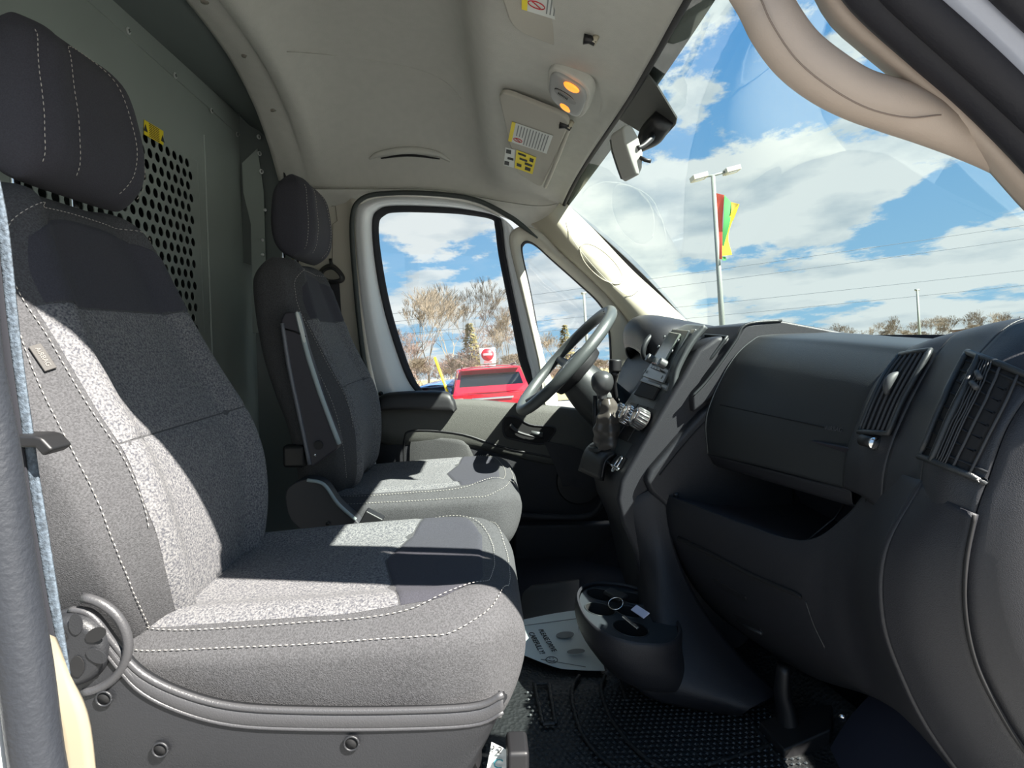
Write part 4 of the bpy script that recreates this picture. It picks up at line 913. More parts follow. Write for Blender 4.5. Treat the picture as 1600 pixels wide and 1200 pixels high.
# instrument binnacle and driver-side air vent
bn = [(.72, .80), (.62, .85), (.54, .855), (.495, .84), (.50, .825)]
loft('instrument_hood', [XZ([(.60, .72), (.60, .76), (.62, .79)], 1.74), XZ([(.52, .72), (.51, .79), (.56, .83), (.70, .82)], 1.78), XZ([(.49, .76), (.485, .83), (.54, .862), (.72, .83)], 1.90), XZ([(.49, .76), (.487, .825), (.54, .855), (.72, .83)], 2.02), XZ([(.53, .72), (.52, .78), (.56, .82), (.70, .82)], 2.12), XZ([(.62, .70), (.62, .74), (.64, .78)], 2.18)], DASH, db, nu=20, nv=30, thick=.008)
loft('instrument_face', [XZ([(.60, .66), (.62, .80)], 1.78), XZ([(.59, .66), (.60, .83)], 1.9), XZ([(.60, .66), (.62, .80)], 2.1)], CAVITY, db, nu=6, nv=8, thick=.004)
ring = ellipse(W(1018, 541, 1.80), (.030, .02, .008), (.008, 0, .036), 36)
tube('hood_opening_rim', ring + ring[:1], .008, DASHG, db, seg=10)
prism('hood_opening', ring, (.02, .01, 0), CAVITY, db)
loft('driver_lower_dash', [XZ([(.56, .78), (.50, .70), (.47, .58), (.50, .45), (.60, .40)], 1.74), XZ([(.55, .76), (.50, .68), (.47, .56), (.50, .42), (.60, .38)], 1.9), XZ([(.58, .76), (.52, .68), (.50, .56), (.53, .42), (.62, .38)], 2.2)], DASHL, db, nu=20, nv=14, thick=.01)
# firewall, tunnel and kick panel close the dash below
fw_ = tag(mesh('wall_front', [(.86, .6, -.02), (.86, 2.36, -.02), (1.16, 2.36, .80), (1.16, .6, .80)], [(0, 1, 2, 3)], CARPET, thick=.02, smooth=False), kind='structure')
tag(box('trim_8', (1.02, .60, .36), (.62, .02, .76), mat('kick_blue', (30, 33, 48), .8), None), kind='structure')
tag(loft('trim_9', [[(.60, .78, .0), (.66, .78, .12), (.80, .78, .25)], [(.64, 1.05, .0), (.70, 1.05, .10), (.82, 1.05, .22)]], mat('kick_blue', (30, 33, 48), .8), nu=10, nv=6, thick=.006), kind='structure')
# bracket post under the dash and its base
pb = empty('bracket', (.55, 1.0, 0), 'black bracket post with angled foot standing under the dashboard on the mat', 'bracket')
tube('post', WL([(1224, 1040, 1.12), (1222, 1080, 1.12), (1228, 1110, 1.12), (1232, 1150, 1.12)]), [.016, .02, .026, .034], BLACK, pb, n=14, seg=12, flat=.7)
prism('foot', [WZ(1185, 1128, .03), WZ(1225, 1172, .03), WZ(1298, 1140, .06), WZ(1302, 1100, .07), WZ(1240, 1105, .05)], (0, 0, -.05), BLACK, pb, bev=.004)
disc('bolt', W(1316, 1120, .95), (-.5, -.8, 0), .006, .004, CHROME, pb, seg=12)

# cup holder tray at the foot of the console
ch = empty('cup_holder', (.31, 1.31, .0), 'black oval cup holder tray with round wells at the foot of the console', 'cup holder')
CC = Vector((.325, 1.30, .188))
def oval(s, z, n=56, dx=0, dy=0): 
    o = []
    for i in range(n):
        a = 2 * PI * i / n; x = sp(math.cos(a), .85) * .108 * s; y = sp(math.sin(a), .85) * .152 * s
        o.append(Vector((CC.x + dx + x * (1 + .0), CC.y + dy + y, z + x * -.12)))
    return o
loft('tray_body', [oval(.97, .190), oval(1.0, .182), oval(1.0, .15), oval(.96, .115, dx=.015), oval(.82, .075, dx=.04), oval(.5, .06, dx=.09)], DASHL, ch, nu=56, nv=26, closed=True, thick=.006)
cw = [(.285, 1.385, .036), (.358, 1.383, .034), (.266, 1.305, .034), (.333, 1.308, .030), (.315, 1.225, .038)]
cpl = [Vector((p.x, p.y, p.z - .004)) for p in oval(.94, .187)]
holes = [[Vector((x + r * math.cos(2 * PI * i / 24), y + r * math.sin(2 * PI * i / 24), .183 + (x + r * math.cos(2 * PI * i / 24) - CC.x) * -.12)) for i in range(24)] for x, y, r in cw] + [[Vector((a, b, .183 - (a - CC.x) * .12)) for a, b in ((.375, 1.345), (.408, 1.32), (.405, 1.26), (.375, 1.265))]]
pl = prism('tray_plate', cpl, (0, 0, -.004), mat('tray_top', (42, 46, 50), .4), ch, holes=holes)
for (x, y, r), h in zip(cw, holes):
    top = [p + Vector((0, 0, -.001)) for p in h]; bot = [p + Vector((0, 0, -.07)) + (Vector((x, y, 0)) - Vector((p.x, p.y, 0))) * .12 for p in h]
    w_ = loft('cup_well', [top, bot, [b.lerp(Vector((x, y, b.z)), .98) for b in bot]], CAVITY, ch, nu=24, nv=5, closed=True, thick=.002)
    tube('well_rim', h + h[:1], .0016, DASHG, w_, seg=5)
loft('console_foot', [WL([(1040, 760, 1.40), (1052, 850, 1.385), (1090, 940, 1.32), (1150, 1020, 1.25), (1215, 1085, 1.19)]),
      WL([(1005, 770, 1.41), (1026, 860, 1.38), (1052, 950, 1.29), (1105, 1035, 1.21), (1190, 1098, 1.16)]),
      WL([(975, 790, 1.43), (1006, 880, 1.40), (1024, 960, 1.29), (1050, 1060, 1.19), (1165, 1110, 1.15)]),
      WL([(968, 800, 1.50), (995, 890, 1.46), (1000, 980, 1.34), (1000, 1078, 1.22), (1150, 1118, 1.19)])], DASHL, ch, nu=30, nv=20, thick=.008)
# things lying in the tray
kf = tag(empty('car_key', (.30, 1.27, .21)), 'black car key with chrome ring and white tag lying in the cup holder', 'key')
mk = frame((.31, 1.345, .205), (.5, -.8, 0), (.8, .5, .1))
v, f = box_data((0, 0, 0), (.055, .032, .013)); mesh('fob', [mk @ p for p in v], f, BLACK, kf, bev=.006)
v = ellipse((.30, 1.30, .205), (.016, 0, .004), (0, .016, .006), 24); tube('key_ring', v + v[:1], .0013, CHROME, kf, seg=6)
mk2 = frame((.345, 1.262, .203), (.25, -.95, .1), (.8, .3, .5))
v, f = box_data((0, 0, 0), (.055, .018, .003)); mesh('key_tag', [mk2 @ p for p in v], f, mat('tag_lilac', (190, 192, 215), .4), kf, bev=.0012)
mk3 = frame((.315, 1.225, .197), (.5, -.8, -.2), (.8, .5, .1))
v, f = box_data((0, 0, 0), (.045, .009, .003)); mesh('key_blade', [mk3 @ p for p in v], f, CHROME, kf, bev=.001)

# ------------------------------------------------------------------ steering wheel, column, stalk, gear lever
st = empty('steering_wheel', (.27, 1.91, .73), 'dark grey steering wheel tilted in front of the driver seat', 'steering wheel')
wt, wb_ = W(952, 486, 1.91), W(815, 640, 1.91); wc_ = (wt + wb_) / 2; wu = (wt - wb_).normalized(); wn = wu.cross(Vector((0, 1, 0))).normalized()
if wn.x > 0: wn = -wn
RW = (wt - wb_).length / 2 
RIM = mat('wheel_rim', (66, 70, 70), .38, bump=(800, .3))
rg = ellipse(wc_, wu * RW, Vector((0, RW, 0)), 72)
tube('rim', rg + rg[:2], .0175, RIM, st, seg=14)
hubc = wc_ - wn * .03
loft('hub', [ellipse(hubc + wn * .012, wu * .001, (0, .001, 0), 32), ellipse(hubc + wn * .016, wu * .05, (0, .06, 0), 32), ellipse(hubc + wn * .006, wu * .095, (0, .10, 0), 32), ellipse(hubc - wn * .03, wu * .09, (0, .095, 0), 32)], BLACK, st, nu=40, nv=16, closed=True, thick=.002)
for a in (0, PI, -PI / 2 - .35, -PI / 2 + .35):
    d = wu * math.sin(a) + Vector((0, math.cos(a), 0))
    tube('spoke', [hubc + d * .05, hubc + d * .11 + wn * .006, wc_ + d * (RW - .005)], [.022, .017, .012], BLACK, st, n=12, seg=10, flat=.5, nrm=tuple(wn))
tube('spoke_trim', [hubc + wu * .03 + wn * .02 + Vector((0, -.07, 0)), hubc + wn * .02 + Vector((0, -.09, 0))], .006, SATIN, st, seg=8)
v = ellipse(hubc + wn * .016, wu * .022, (0, .022, 0), 28); tube('emblem_ring', v + v[:1], .003, CHROME, st, seg=8)
cl = empty('steering_column', (.35, 1.91, .65), 'grey steering column shroud between wheel and dashboard', 'column')
ca = wc_ - wn * .04; cb = ca - wn * .24
def csec(c, a, b, z=0): return ellipse(c + wu * z, wu * a, Vector((0, b, 0)), 32)
loft('shroud', [csec(ca, .045, .05, -.01), csec(ca.lerp(cb, .12), .062, .07, -.015), csec(ca.lerp(cb, .5), .075, .08, -.02), csec(cb, .08, .085, -.02)], mat('shroud_grey', (38, 41, 42), .45, bump=(800, .3)), cl, nu=40, nv=20, closed=True, thick=.004)
tube('stalk', [W(965, 640, 1.70), W(958, 600, 1.66), W(961, 580, 1.64)], [.008, .010, .012], BLACK, cl, n=10, seg=12)
disc('stalk_knob', W(961, 574, 1.64) + Vector((0, 0, -.012)), (.02, 0, 1), .017, .034, BLACK, cl, seg=24, bev=.005)
disc('ignition_barrel', W(952, 655, 1.70), (-.8, -.5, .2), .022, .02, DASHG, cl, seg=24, bev=.003)
loft('column_boot', [csec(cb, .07, .08), [p + Vector((.05, 0, -.1)) for p in csec(cb, .10, .10)]], BLACK, cl, nu=32, nv=6, closed=True, thick=.004)

gs = empty('gear_lever', W(945, 690, 1.62), 'gear lever with round grey knob and creased satin boot on the console', 'gear lever')
gk = W(941, 597, 1.60)
loft('knob', [ellipse(gk + Vector((0, 0, h)), (r, 0, 0), (0, r, 0), 24) for h, r in ((.030, .001), (.028, .012), (.018, .025), (0, .0295), (-.018, .025), (-.032, .014), (-.045, .012))], mat('knob_dark', (52, 53, 54), .35), gs, nu=32, nv=24, closed=True, thick=.001)
bt = []
for k in range(9):
    t = k / 8; c = W(948, 622, 1.60).lerp(W(952, 700, 1.60), t); r = .016 + .022 * t ** .8 + (.004 if k % 2 else 0)
    bt.append([c + Vector((math.cos(a) * r * (1 + .18 * math.sin(3 * a + k)), math.sin(a) * r * (1 + .18 * math.cos(4 * a)), 0)) for a in [2 * PI * i / 32 for i in range(32)]])
loft('boot', bt, mat('boot_leather', (72, 68, 64), .32), gs, nu=48, nv=36, closed=True, thick=.001)
disc('boot_collar', W(942, 704, 1.62), (0, 0, 1), .040, .012, DASHG, gs, seg=28, bev=.004)
tube('lever_side', WL([(930, 618, 1.63), (930, 660, 1.63), (934, 695, 1.63)]), .006, BLACK, gs)
loft('lever_base', [XZ([(.31, .43), (.32, .48), (.345, .50)], 1.52), XZ([(.28, .42), (.30, .48), (.34, .51)], 1.68)], BLACK, gs, nu=10, nv=8, thick=.012)

# ------------------------------------------------------------------ floor mat, paper mat, slip
fm = empty('floor_mat', (.3, 1.2, .01), 'black rubber floor mat with raised ribs and diamond grid', 'floor mat')
loft('mat_sheet', [[(-.02, .66, .008), (.3, .64, .008), (.62, .70, .02), (.72, .74, .09)], [(.0, 1.2, .008), (.3, 1.2, .008), (.62, 1.1, .02), (.72, 1.05, .09)], [(-.05, 1.75, .008), (.3, 1.75, .008), (.55, 1.7, .02), (.64, 1.7, .06)]], MATR, fm, nu=20, nv=20, thick=.006, off=1)
# grid of small raised studs
parts = []
for i in range(48):
    for j in range(40):
        x = .02 + i * .0125 + (.00625 if j % 2 else 0); y = .76 + j * .0135
        if x > .60: continue
        if (x - .1) < .5 * 0: continue
        c = Vector((x, y, .0125 + max(0, x - .5) * .05)); a = .0036
        parts.append(([c + Vector((a * 1.3, 0, 0)), c + Vector((0, a, 0)), c + Vector((-a * 1.3, 0, 0)), c + Vector((0, -a, 0)), c + Vector((0, 0, .003))], [(0, 1, 4), (1, 2, 4), (2, 3, 4), (3, 0, 4)]))
tag(multi('studs', parts, mat('mat_stud', (42, 46, 48), .4), fm, smooth=False), kind='stuff')
for pth in ([(905, 1055), (893, 1085), (912, 1150), (960, 1200), (1020, 1230)], [(945, 1055), (940, 1080), (960, 1130), (1010, 1185), (1080, 1225)], [(968, 1062), (980, 1095)], [(835, 1068), (848, 1130)], [(857, 1068), (868, 1130)], [(837, 1068), (857, 1068)], [(848, 1132), (866, 1130)], [(1105, 1195), (1180, 1172), (1215, 1160)], [(1165, 1110), (1190, 1150), (1230, 1200)]):
    tube('rib', [WZ(x, y, .014) for x, y in pth], .0045, MATR, fm, n=24, seg=8, flat=.8)
tube('rib', [WZ(x, y, .014) for x, y in [(818, 930), (900, 922)]], .004, MATR, fm, n=8)
loft('tunnel_panel', [[WZ(815, 1008, .02), WZ(815, 935, .03), WZ(830, 915, .04)], [WZ(905, 1010, .02), WZ(905, 930, .03), WZ(905, 905, .04)]], BLACK, fm, nu=10, nv=4, thick=.004)

pm = empty('paper_mat', (.1, 1.5, .02), 'pale printed paper floor mat reading please drive carefully on the floor', 'paper mat')
pc = [WZ(812, 968, .03), WZ(905, 952, .03), WZ(935, 1040, .02), WZ(905, 1047, .02), WZ(862, 1040, .02), WZ(812, 1020, .02)]
A, B_, C_, D_ = WZ(800, 972, .03), WZ(930, 950, .024), WZ(945, 1048, .018), WZ(830, 1032, .018)
loft('sheet', [[A, A.lerp(B_, .5) + Vector((0, 0, .004)), B_], [WZ(800, 1000, .03), WZ(866, 1000, .026), WZ(935, 1000, .02)], [WZ(805, 1018, .032), WZ(866, 1042, .02), WZ(905, 1047, .018), C_]], PAPER, pm, nu=20, nv=12, thick=.0008)
def lay(a, b, up_px, z=.03):
    p = WZ(*a, z); q = WZ(*b, z); u = WZ(*up_px, z); return frame((p + q) / 2, q - p, u - (p + q) / 2)
for i, (ln, a, b) in enumerate((('PLEASE DRIVE', (842, 980), (869, 1022)), ('CAREFULLY!', (828, 986), (849, 1024)))):
    m_ = lay(a, b, (a[0] / 2 + b[0] / 2 + 12, a[1] / 2 + b[1] / 2 - 5), .031)
    L_ = (WZ(*b, .031) - WZ(*a, .031)).length
    text('lettering', ln, L_ / (len(ln) * .62), m_, INK, pm)
for c, r in (((883, 992), (14, 5)), ((900, 1018), (14, 4))):
    cpt = WZ(*c, .0305); e_ = ellipse(cpt, WZ(c[0] + r[0], c[1] - 1, .0305) - cpt, WZ(c[0], c[1] + r[1], .0305) - cpt, 24); prism('foot_print', e_, (0, 0, .0008), GREY, pm)
cpt = WZ(862, 1031, .029)
e_ = ellipse(cpt, (.014, 0, 0), (0, .014, 0), 24); tube('smiley_face', e_ + e_[:1], .0009, INK, pm, seg=5)
e_ = [cpt + Vector((.008 * math.sin(a), -.008 * math.cos(a), .001)) for a in [-1 + .25 * k for k in range(9)]]; tube('smiley_mouth', e_, .0009, INK, pm, seg=5)
for d in (-.004, .004): tube('smiley_eye', [cpt + Vector((d, .004, .001)), cpt + Vector((d, .007, .001))], .0009, INK, pm, seg=5)
tube('border_line', [WZ(x, y, .032) for x, y in ((815, 978), (905, 966))], .0009, GREY, pm, seg=5)
tube('border_line', [WZ(x, y, .026) for x, y in ((845, 1030), (915, 1042))], .0009, GREY, pm, seg=5)

# slip of paper and seat base side seen at the bottom
sl_ = empty('paper_slip', W(774, 1185, .86), 'small white printed slip at the foot of the near seat', 'paper')
ps = WL([(768, 1160), (792, 1172), (797, 1230), (755, 1230)], .80)
prism('slip', ps, (0, .001, 0), LABW, sl_)
text('slip_print', '? 2', .014, frame(W(776, 1172, .797), (1, 0, -.2), (0, 0, 1)), INK, sl_)
text('slip_print', 'C', .02, frame(W(778, 1194, .797), (1, 0, -.2), (0, 0, 1)), mat('print_teal', (60, 130, 140), .7), sl_)
box('sill_block', W(808, 1190, .80), (.03, .05, .06), BLACK, near_seat, bev=.006)

# ------------------------------------------------------------------ sun visors and lamp
def visor(name, label, q, y0, y1):
    """q: four pixel corners (rear-near, front-near, front-far, rear-far)"""
    v0 = empty(name, W(*q[0], y0), label, 'sun visor', 'sun visors')
    pts = [W(*q[0], y0), W(*q[1], y0), W(*q[2], y1), W(*q[3], y1)]
    c = sum(pts, Vector()) / 4; n = (pts[1] - pts[0]).cross(pts[3] - pts[0]).normalized()
    if n.z > 0: n = -n
    pts = [CAM + (p - CAM) * ((c - CAM).dot(n) / (p - CAM).dot(n)) for p in pts]; rnd = []
    for i, p in enumerate(pts):
        a, b = pts[i - 1], pts[(i + 1) % 4]; r = min(.045, (a - p).length * .25)
        for k in range(5):
            t = k / 4; s0 = p + (a - p).normalized() * r; s1 = p + (b - p).normalized() * r
            rnd.append(s0.lerp(p, t).lerp(p.lerp(s1, t), t))
    prism('flap', rnd, -n * .016, VISOR, v0, bev=.005)
    fr = frame(c + n * .001, pts[1] - pts[0], pts[0] - pts[3])
    if fr.col[2].to_3d().dot(n) < 0: fr = frame(c + n * .001, pts[0] - pts[1], pts[0] - pts[3])
    return v0, pts, n
VA = [(776, 140), (893, 186), (846, 296), (806, 268)]
v1, P1, n1_ = visor('sun_visor', 'driver side sun visor with a white and a yellow warning label', VA, 1.63, 2.05)
VB = [(765, -60), (968, -60), (918, 92), (800, 48)]
v2_, P2, n2_ = visor('sun_visor', 'passenger side sun visor cut by the top of the picture, white label', VB, 1.10, 1.32)
def vlabel(vis, name, q, m, h=.0014, d=.0006):
    """label given by pixel corners, laid on the visor's flat face"""
    v0, P, n = vis; c = sum(P, Vector()) / 4
    pts = []
    for x, y in q:
        r_ = ray(x, y); t = (c + n * h - CAM).dot(n) / r_.dot(n); pts.append(CAM + r_ * t)
    return prism(name, pts, n * d, m, v0)
def inq(q, u, v): a, b, c, d = [Vector((x, y)) for x, y in q]; return a.lerp(b, u).lerp(d.lerp(c, u), v)
def sub(q, u0, u1, w0, w1): return [tuple(inq(q, *k)) for k in ((u0, w0), (u1, w0), (u1, w1), (u0, w1))]
QW = [(800, 190), (864, 212), (854, 240), (794, 220)]; QY = [(807, 234), (838, 246), (832, 272), (804, 262)]; QP = [(790, 230), (805, 234), (803, 262), (787, 258)]
for vis, q, ks in (((v1, P1, n1_), QW, 11), ((v2_, P2, n2_), [(816, -50), (932, -50), (911, 44), (815, 14)], 14)):
    vlabel(vis, 'warning_label', q, LABW); vlabel(vis, 'label_stripe', sub(q, 0, .09, 0, 1), YELLOW, .0024)
    for k in range(ks): u = .16 + .80 * k / ks; vlabel(vis, 'print_line', sub(q, u, u + .28 / ks, .08, .62 if u < .34 else .94), GREY, .0024)
    cc = inq(q, .23, .82); e_ = [(cc.x + 6.5 * (1 if ks == 11 else 2) * math.cos(a) , cc.y + (2.6 * math.sin(a) + 2.2 * math.cos(a)) * (1 if ks == 11 else 2)) for a in [2 * PI * k / 20 for k in range(21)]]
    v0, P, n = vis; c = sum(P, Vector()) / 4
    def onv(x, y): r_ = ray(x, y); return CAM + r_ * ((c + n * .003 - CAM).dot(n) / r_.dot(n))
    tube('no_symbol', [onv(*p) for p in e_], .0010, REDP, v0, seg=5); tube('no_symbol', [onv(*e_[3]), onv(*e_[13])], .0010, REDP, v0, seg=5)
V1 = (v1, P1, n1_); vlabel(V1, 'yellow_label', QY, YELLOW); vlabel(V1, 'pictogram_label', QP, LABW)
for q, a in ((QY, (.1, .5, .1, .2)), (QY, (.2, .6, .35, .45)), (QY, (.5, .9, .5, .62)), (QY, (.1, .35, .7, .85)), (QY, (.55, .85, .72, .9)), (QY, (.7, .9, .15, .35)), (QP, (.1, .6, .1, .3)), (QP, (.3, .9, .5, .62)), (QP, (.05, .5, .75, .95))): vlabel(V1, 'print_mark', sub(q, *a), INK, .0024)
for vv, p, y in ((v1, (884, 196), 1.66), (v2_, (922, 62), 1.26)):
    tube('visor_clip', [W(p[0] - 10, p[1] - 1, y), W(p[0], p[1], y), W(p[0] + 8, p[1] + 6, y)], [.010, .008, .006], BLACK, vv, seg=10)
    tube('clip_cap', [W(p[0] + 4, p[1] + 6, y), W(p[0] + 10, p[1] - 6, y)], .007, BEIGE, vv, seg=10)
tube('visor_rod', WL([(893, 190, 1.66), (870, 250, 1.86), (852, 292, 2.04)]), .006, VISOR, v1, n=12)

lm = empty('dome_lamp', W(892, 146, 1.46), 'grey oval dome lamp with two warm lit bulbs between the visors', 'lamp')
lpx = [(862, 96), (930, 132), (908, 186), (856, 148)]
LQ = [W(862, 98, 1.43), W(926, 136, 1.43), W(908, 186, 1.53), W(858, 146, 1.53)]
ln_ = (LQ[1] - LQ[0]).cross(LQ[3] - LQ[0]).normalized(); ln_ = -ln_ if ln_.z > 0 else ln_
lc = sum(LQ, Vector()) / 4
def rq(Q, s, h, k=6):
    out = []; c = sum(Q, Vector()) / 4; Q = [c + (q - c) * s for q in Q]
    for i, p in enumerate(Q):
        a, b = Q[i - 1], Q[(i + 1) % 4]; r = .35
        for j in range(k): t = j / (k - 1); s0 = p.lerp(a, r); s1 = p.lerp(b, r); out.append(s0.lerp(p, t).lerp(p.lerp(s1, t), t) + ln_ * h)
    return out
loft('lamp_base', [rq(LQ, 1.12, -.02), rq(LQ, 1.08, .0), rq(LQ, .96, .006), rq(LQ, .3, .006), rq(LQ, .01, .006)], HEADL, lm, nu=48, nv=14, closed=True, thick=.002)
loft('lamp_bezel', [rq(LQ, .92, .004), rq(LQ, .88, .014), rq(LQ, .5, .018), rq(LQ, .01, .018)], mat('lamp_grey', (150, 152, 150), .4), lm, nu=48, nv=10, closed=True, thick=.002)
lx = (LQ[1] - LQ[0]).normalized(); ly = lx.cross(ln_).normalized()
lmid = lc
def lamp_pt(px, py): # ray onto the lamp plane
    d = ray(px, py); t = (lmid + ln_ * .018 - CAM).dot(ln_) / d.dot(ln_); return CAM + d * t
for px, py, a in ((893, 136, .020), (886, 168, .019)):
    c = lamp_pt(px, py); u_ = (lamp_pt(px + 12, py + 7) - c).normalized(); w_ = u_.cross(ln_)
    loft('bulb_lens', [ellipse(c, u_ * a, w_ * .011, 24), ellipse(c + ln_ * .004, u_ * a * .8, w_ * .009, 24), ellipse(c + ln_ * .005, u_ * .001, w_ * .001, 24)], LAMP, lm, nu=24, nv=5, closed=True, thick=.001)
c = lamp_pt(884, 150); u_ = (lamp_pt(896, 158) - c).normalized(); w_ = u_.cross(ln_)
e_ = ellipse(c, u_ * .030, w_ * .010, 30); prism('lamp_switch', e_, ln_ * .004, mat('lamp_switch', (128, 130, 128), .4), lm); tube('switch_rim', e_ + e_[:1], .0014, INK, lm, seg=5)
parts = [box_data(c + u_ * (-.018 + .004 * k) + ln_ * .005, (.002, .006, .002)) for k in range(7)]; multi('switch_ribs', parts, INK, lm, smooth=False)

# ------------------------------------------------------------------ the open passenger door, mostly beyond the frame, is left out
# ------------------------------------------------------------------ outside
def world_obj(name, v3, rz=0, label=None, cat=None, group=None, kind=None):
    o = bpy.data.objects.new(name, None); COL.objects.link(o); o.matrix_world = ext_matrix(v3, rz); o['local'] = 1; return tag(o, label, cat, group, kind)
gp_ = bpy.data.meshes.new('ground')
G = 600
gm = mesh('ground', [(-G, -G, 0), (G, -G, 0), (G, 2 * G, 0), (-G, 2 * G, 0)], [(0, 1, 2, 3)], mat('asphalt', (128, 126, 122), .9, noise=(2, .12), bump=(60, .3)), None, smooth=False)
gm.matrix_world = ext_matrix((0, 0, 0)); tag(gm, kind='structure')
grass = mesh('ground_verge', [(-300, 30, .02), (400, 30, .02), (400, 500, .02), (-300, 500, .02)], [(0, 1, 2, 3)], mat('dry_grass', (150, 138, 100), .95, noise=(.5, .25)), None, smooth=False)
grass.matrix_world = ext_matrix((0, 0, 0)); tag(grass, kind='structure')

# bare trees
BARK = mat('bare_bark', (112, 100, 84), .9, noise=(1.5, .3)); BARK2 = mat('bare_bark_red', (106, 88, 80), .9, noise=(1.5, .3)); OLIVE = mat('olive_foliage', (128, 118, 70), .9, noise=(3, .4))
def tree_mesh(name, h, seed, m, spread=.5, depth=6, trunk=.12):
    rnd = random.Random(seed); V = []; Fc = []
    def seg(a, b, r0, r1):
        t = (b - a).normalized(); x = t.orthogonal().normalized(); y = t.cross(x); o = len(V)
        for p, r in ((a, r0), (b, r1)):
            for k in range(3): q = 2 * PI * k / 3; V.append(p + (x * math.cos(q) + y * math.sin(q)) * r)
        for k in range(3): l = (k + 1) % 3; Fc.append((o + k, o + l, o + 3 + l, o + 3 + k))
    def grow(p, d, L, r, k):
        n = 2 if k > 2 else 1
        for i in range(n):
            q = p + d * L / n; seg(p, q, r, r * .8); p = q; r *= .8
            d = (d + Vector((rnd.gauss(0, .12), rnd.gauss(0, .12), .05))).normalized()
        if k == 0: return
        for i in range(3 if k > 1 else 4):
            a = rnd.uniform(0, 2 * PI); s = rnd.uniform(.5, 1) * spread
            nd = (d + Vector((math.cos(a) * s, math.sin(a) * s, rnd.uniform(0, .35)))).normalized()
            grow(p, nd, L * rnd.uniform(.62, .85), max(r * .62, .009), k - 1)
    grow(Vector((0, 0, 0)), Vector((0, 0, 1)), h * .24, trunk, depth)
    me = bpy.data.meshes.new(name); me.from_pydata([tuple(x) for x in V], [], Fc); me.materials.append(m); return me
TM = [tree_mesh('bare_tree', 8, 3, BARK, .62), tree_mesh('bare_tree', 8, 8, BARK2, .8), tree_mesh('bare_tree', 8, 14, BARK, .5)]
BM = [tree_mesh('bare_bush', 4, 31, BARK2, 1.1, 6, .04), tree_mesh('bare_bush', 4, 37, BARK, 1.1, 6, .04)]
rt = random.Random(5)
def put(me, name, px, dist, s, rz, label, cat, group):
    v = ext(px, 560, dist); o = bpy.data.objects.new(name, me); COL.objects.link(o)
    o.matrix_world = ext_matrix((v.x, v.y, 0), rz) @ Matrix.Diagonal((s, s, s, 1)); return tag(o, label, cat, group)
for px, dist, s, k in ((640, 44, 1.15, 0), (668, 50, 1.25, 2), (612, 46, .8, 1), (702, 46, 1.2, 0), (735, 48, 1.25, 2), (720, 40, .7, 1), (765, 52, 1.1, 1), (795, 50, .95, 2), (590, 50, .9, 2), (820, 54, .8, 1), (845, 55, .75, 0), (870, 58, .72, 2), (900, 60, .6, 1), (655, 40, .7, 1), (775, 45, .66, 2)):
    put(TM[k], 'bare_tree', px, dist, s, rt.uniform(0, 6), 'leafless pale brown tree in the roadside row beyond the parked cars', 'tree', 'bare trees beyond the cars')
for i in range(34):
    px = 585 + i * 11; put(BM[i % 2], 'bare_bush', px, rt.uniform(36, 44), rt.uniform(.7, 1.0) * (1 if px < 840 else .7), rt.uniform(0, 6), 'leafless tan brush growing low under the row of bare trees', 'bush', 'brush under the bare trees')
for i in range(56):
    px = 1050 + i * 10; put(TM[(0, 2)[i % 2]] if i % 3 else BM[1], 'bare_tree', px, rt.uniform(110, 130), rt.uniform(.75, 1.05) * (1 if i % 3 else 1.6), rt.uniform(0, 6), 'leafless tree in the far line on the horizon behind the dashboard', 'tree', 'far tree line over the dashboard')
def conifer(px, dist, h, label):
    v = ext(px, 560, dist); o = world_obj('conifer', (v.x, v.y, 0), 0, label, 'tree')
    tube('trunk', [(0, 0, 0), (0, 0, h)], [.1, .02], BARK, o, seg=6)
    rnd = random.Random(int(px)); V = []; Fc = []
    for i in range(900):
        t = rnd.random() ** .8; z = h * (.12 + .88 * t); r = (1 - t) * h * .2 + .08; a = rnd.uniform(0, 2 * PI); rr = r * rnd.uniform(.3, 1)
        p = Vector((math.cos(a) * rr, math.sin(a) * rr, z)); q = p + Vector((math.cos(a) * .25, math.sin(a) * .25, -.06)); w = Vector((-math.sin(a), math.cos(a), .3)) * .07
        n = len(V); V += [p - w, p + w, q]; Fc.append((n, n + 1, n + 2))
    mesh('needles', V, Fc, OLIVE, o, smooth=False)
conifer(737, 38, 4.8, 'olive conifer among bare trees seen through the driver window'); conifer(885, 46, 4.9, 'olive conifer seen through the small quarter window by the steering wheel')

# red sport utility vehicle, rear view
RED = mat('red_paint', (160, 10, 26), .25, coat=.8); REDD = mat('red_paint_upper', (142, 14, 36), .25, coat=.8)
v = ext(768, 600, 14.5); car = world_obj('red_car', (v.x, v.y, 0), .06, 'red sport utility vehicle parked outside, seen from behind through driver window', 'car')
def sec(y, w, z0, z1, wr): return [(-w, y, z0), (-w * 1.0, y, (z0 + z1) / 2), (-wr, y, z1), (0, y, z1 + .03), (wr, y, z1), (w, y, (z0 + z1) / 2), (w, y, z0)]
loft('lower_body', [[(-.9, 0, .35), (-.95, -.02, .7), (-.93, 0, 1.08), (0, -.03, 1.12), (.93, 0, 1.08), (.95, -.02, .7), (.9, 0, .35)], [(-.95, .5, .35), (-.99, .5, .7), (-.95, .5, 1.12), (0, .5, 1.14), (.95, .5, 1.12), (.99, .5, .7), (.95, .5, .35)], [(-.95, 3.4, .35), (-.99, 3.4, .7), (-.93, 3.4, 1.05), (0, 3.4, 1.08), (.93, 3.4, 1.05), (.99, 3.4, .7), (.95, 3.4, .35)], [(-.85, 4.6, .35), (-.9, 4.6, .6), (-.8, 4.6, .85), (0, 4.65, .9), (.8, 4.6, .85), (.9, 4.6, .6), (.85, 4.6, .35)]], RED, car, nu=40, nv=24, thick=.02)
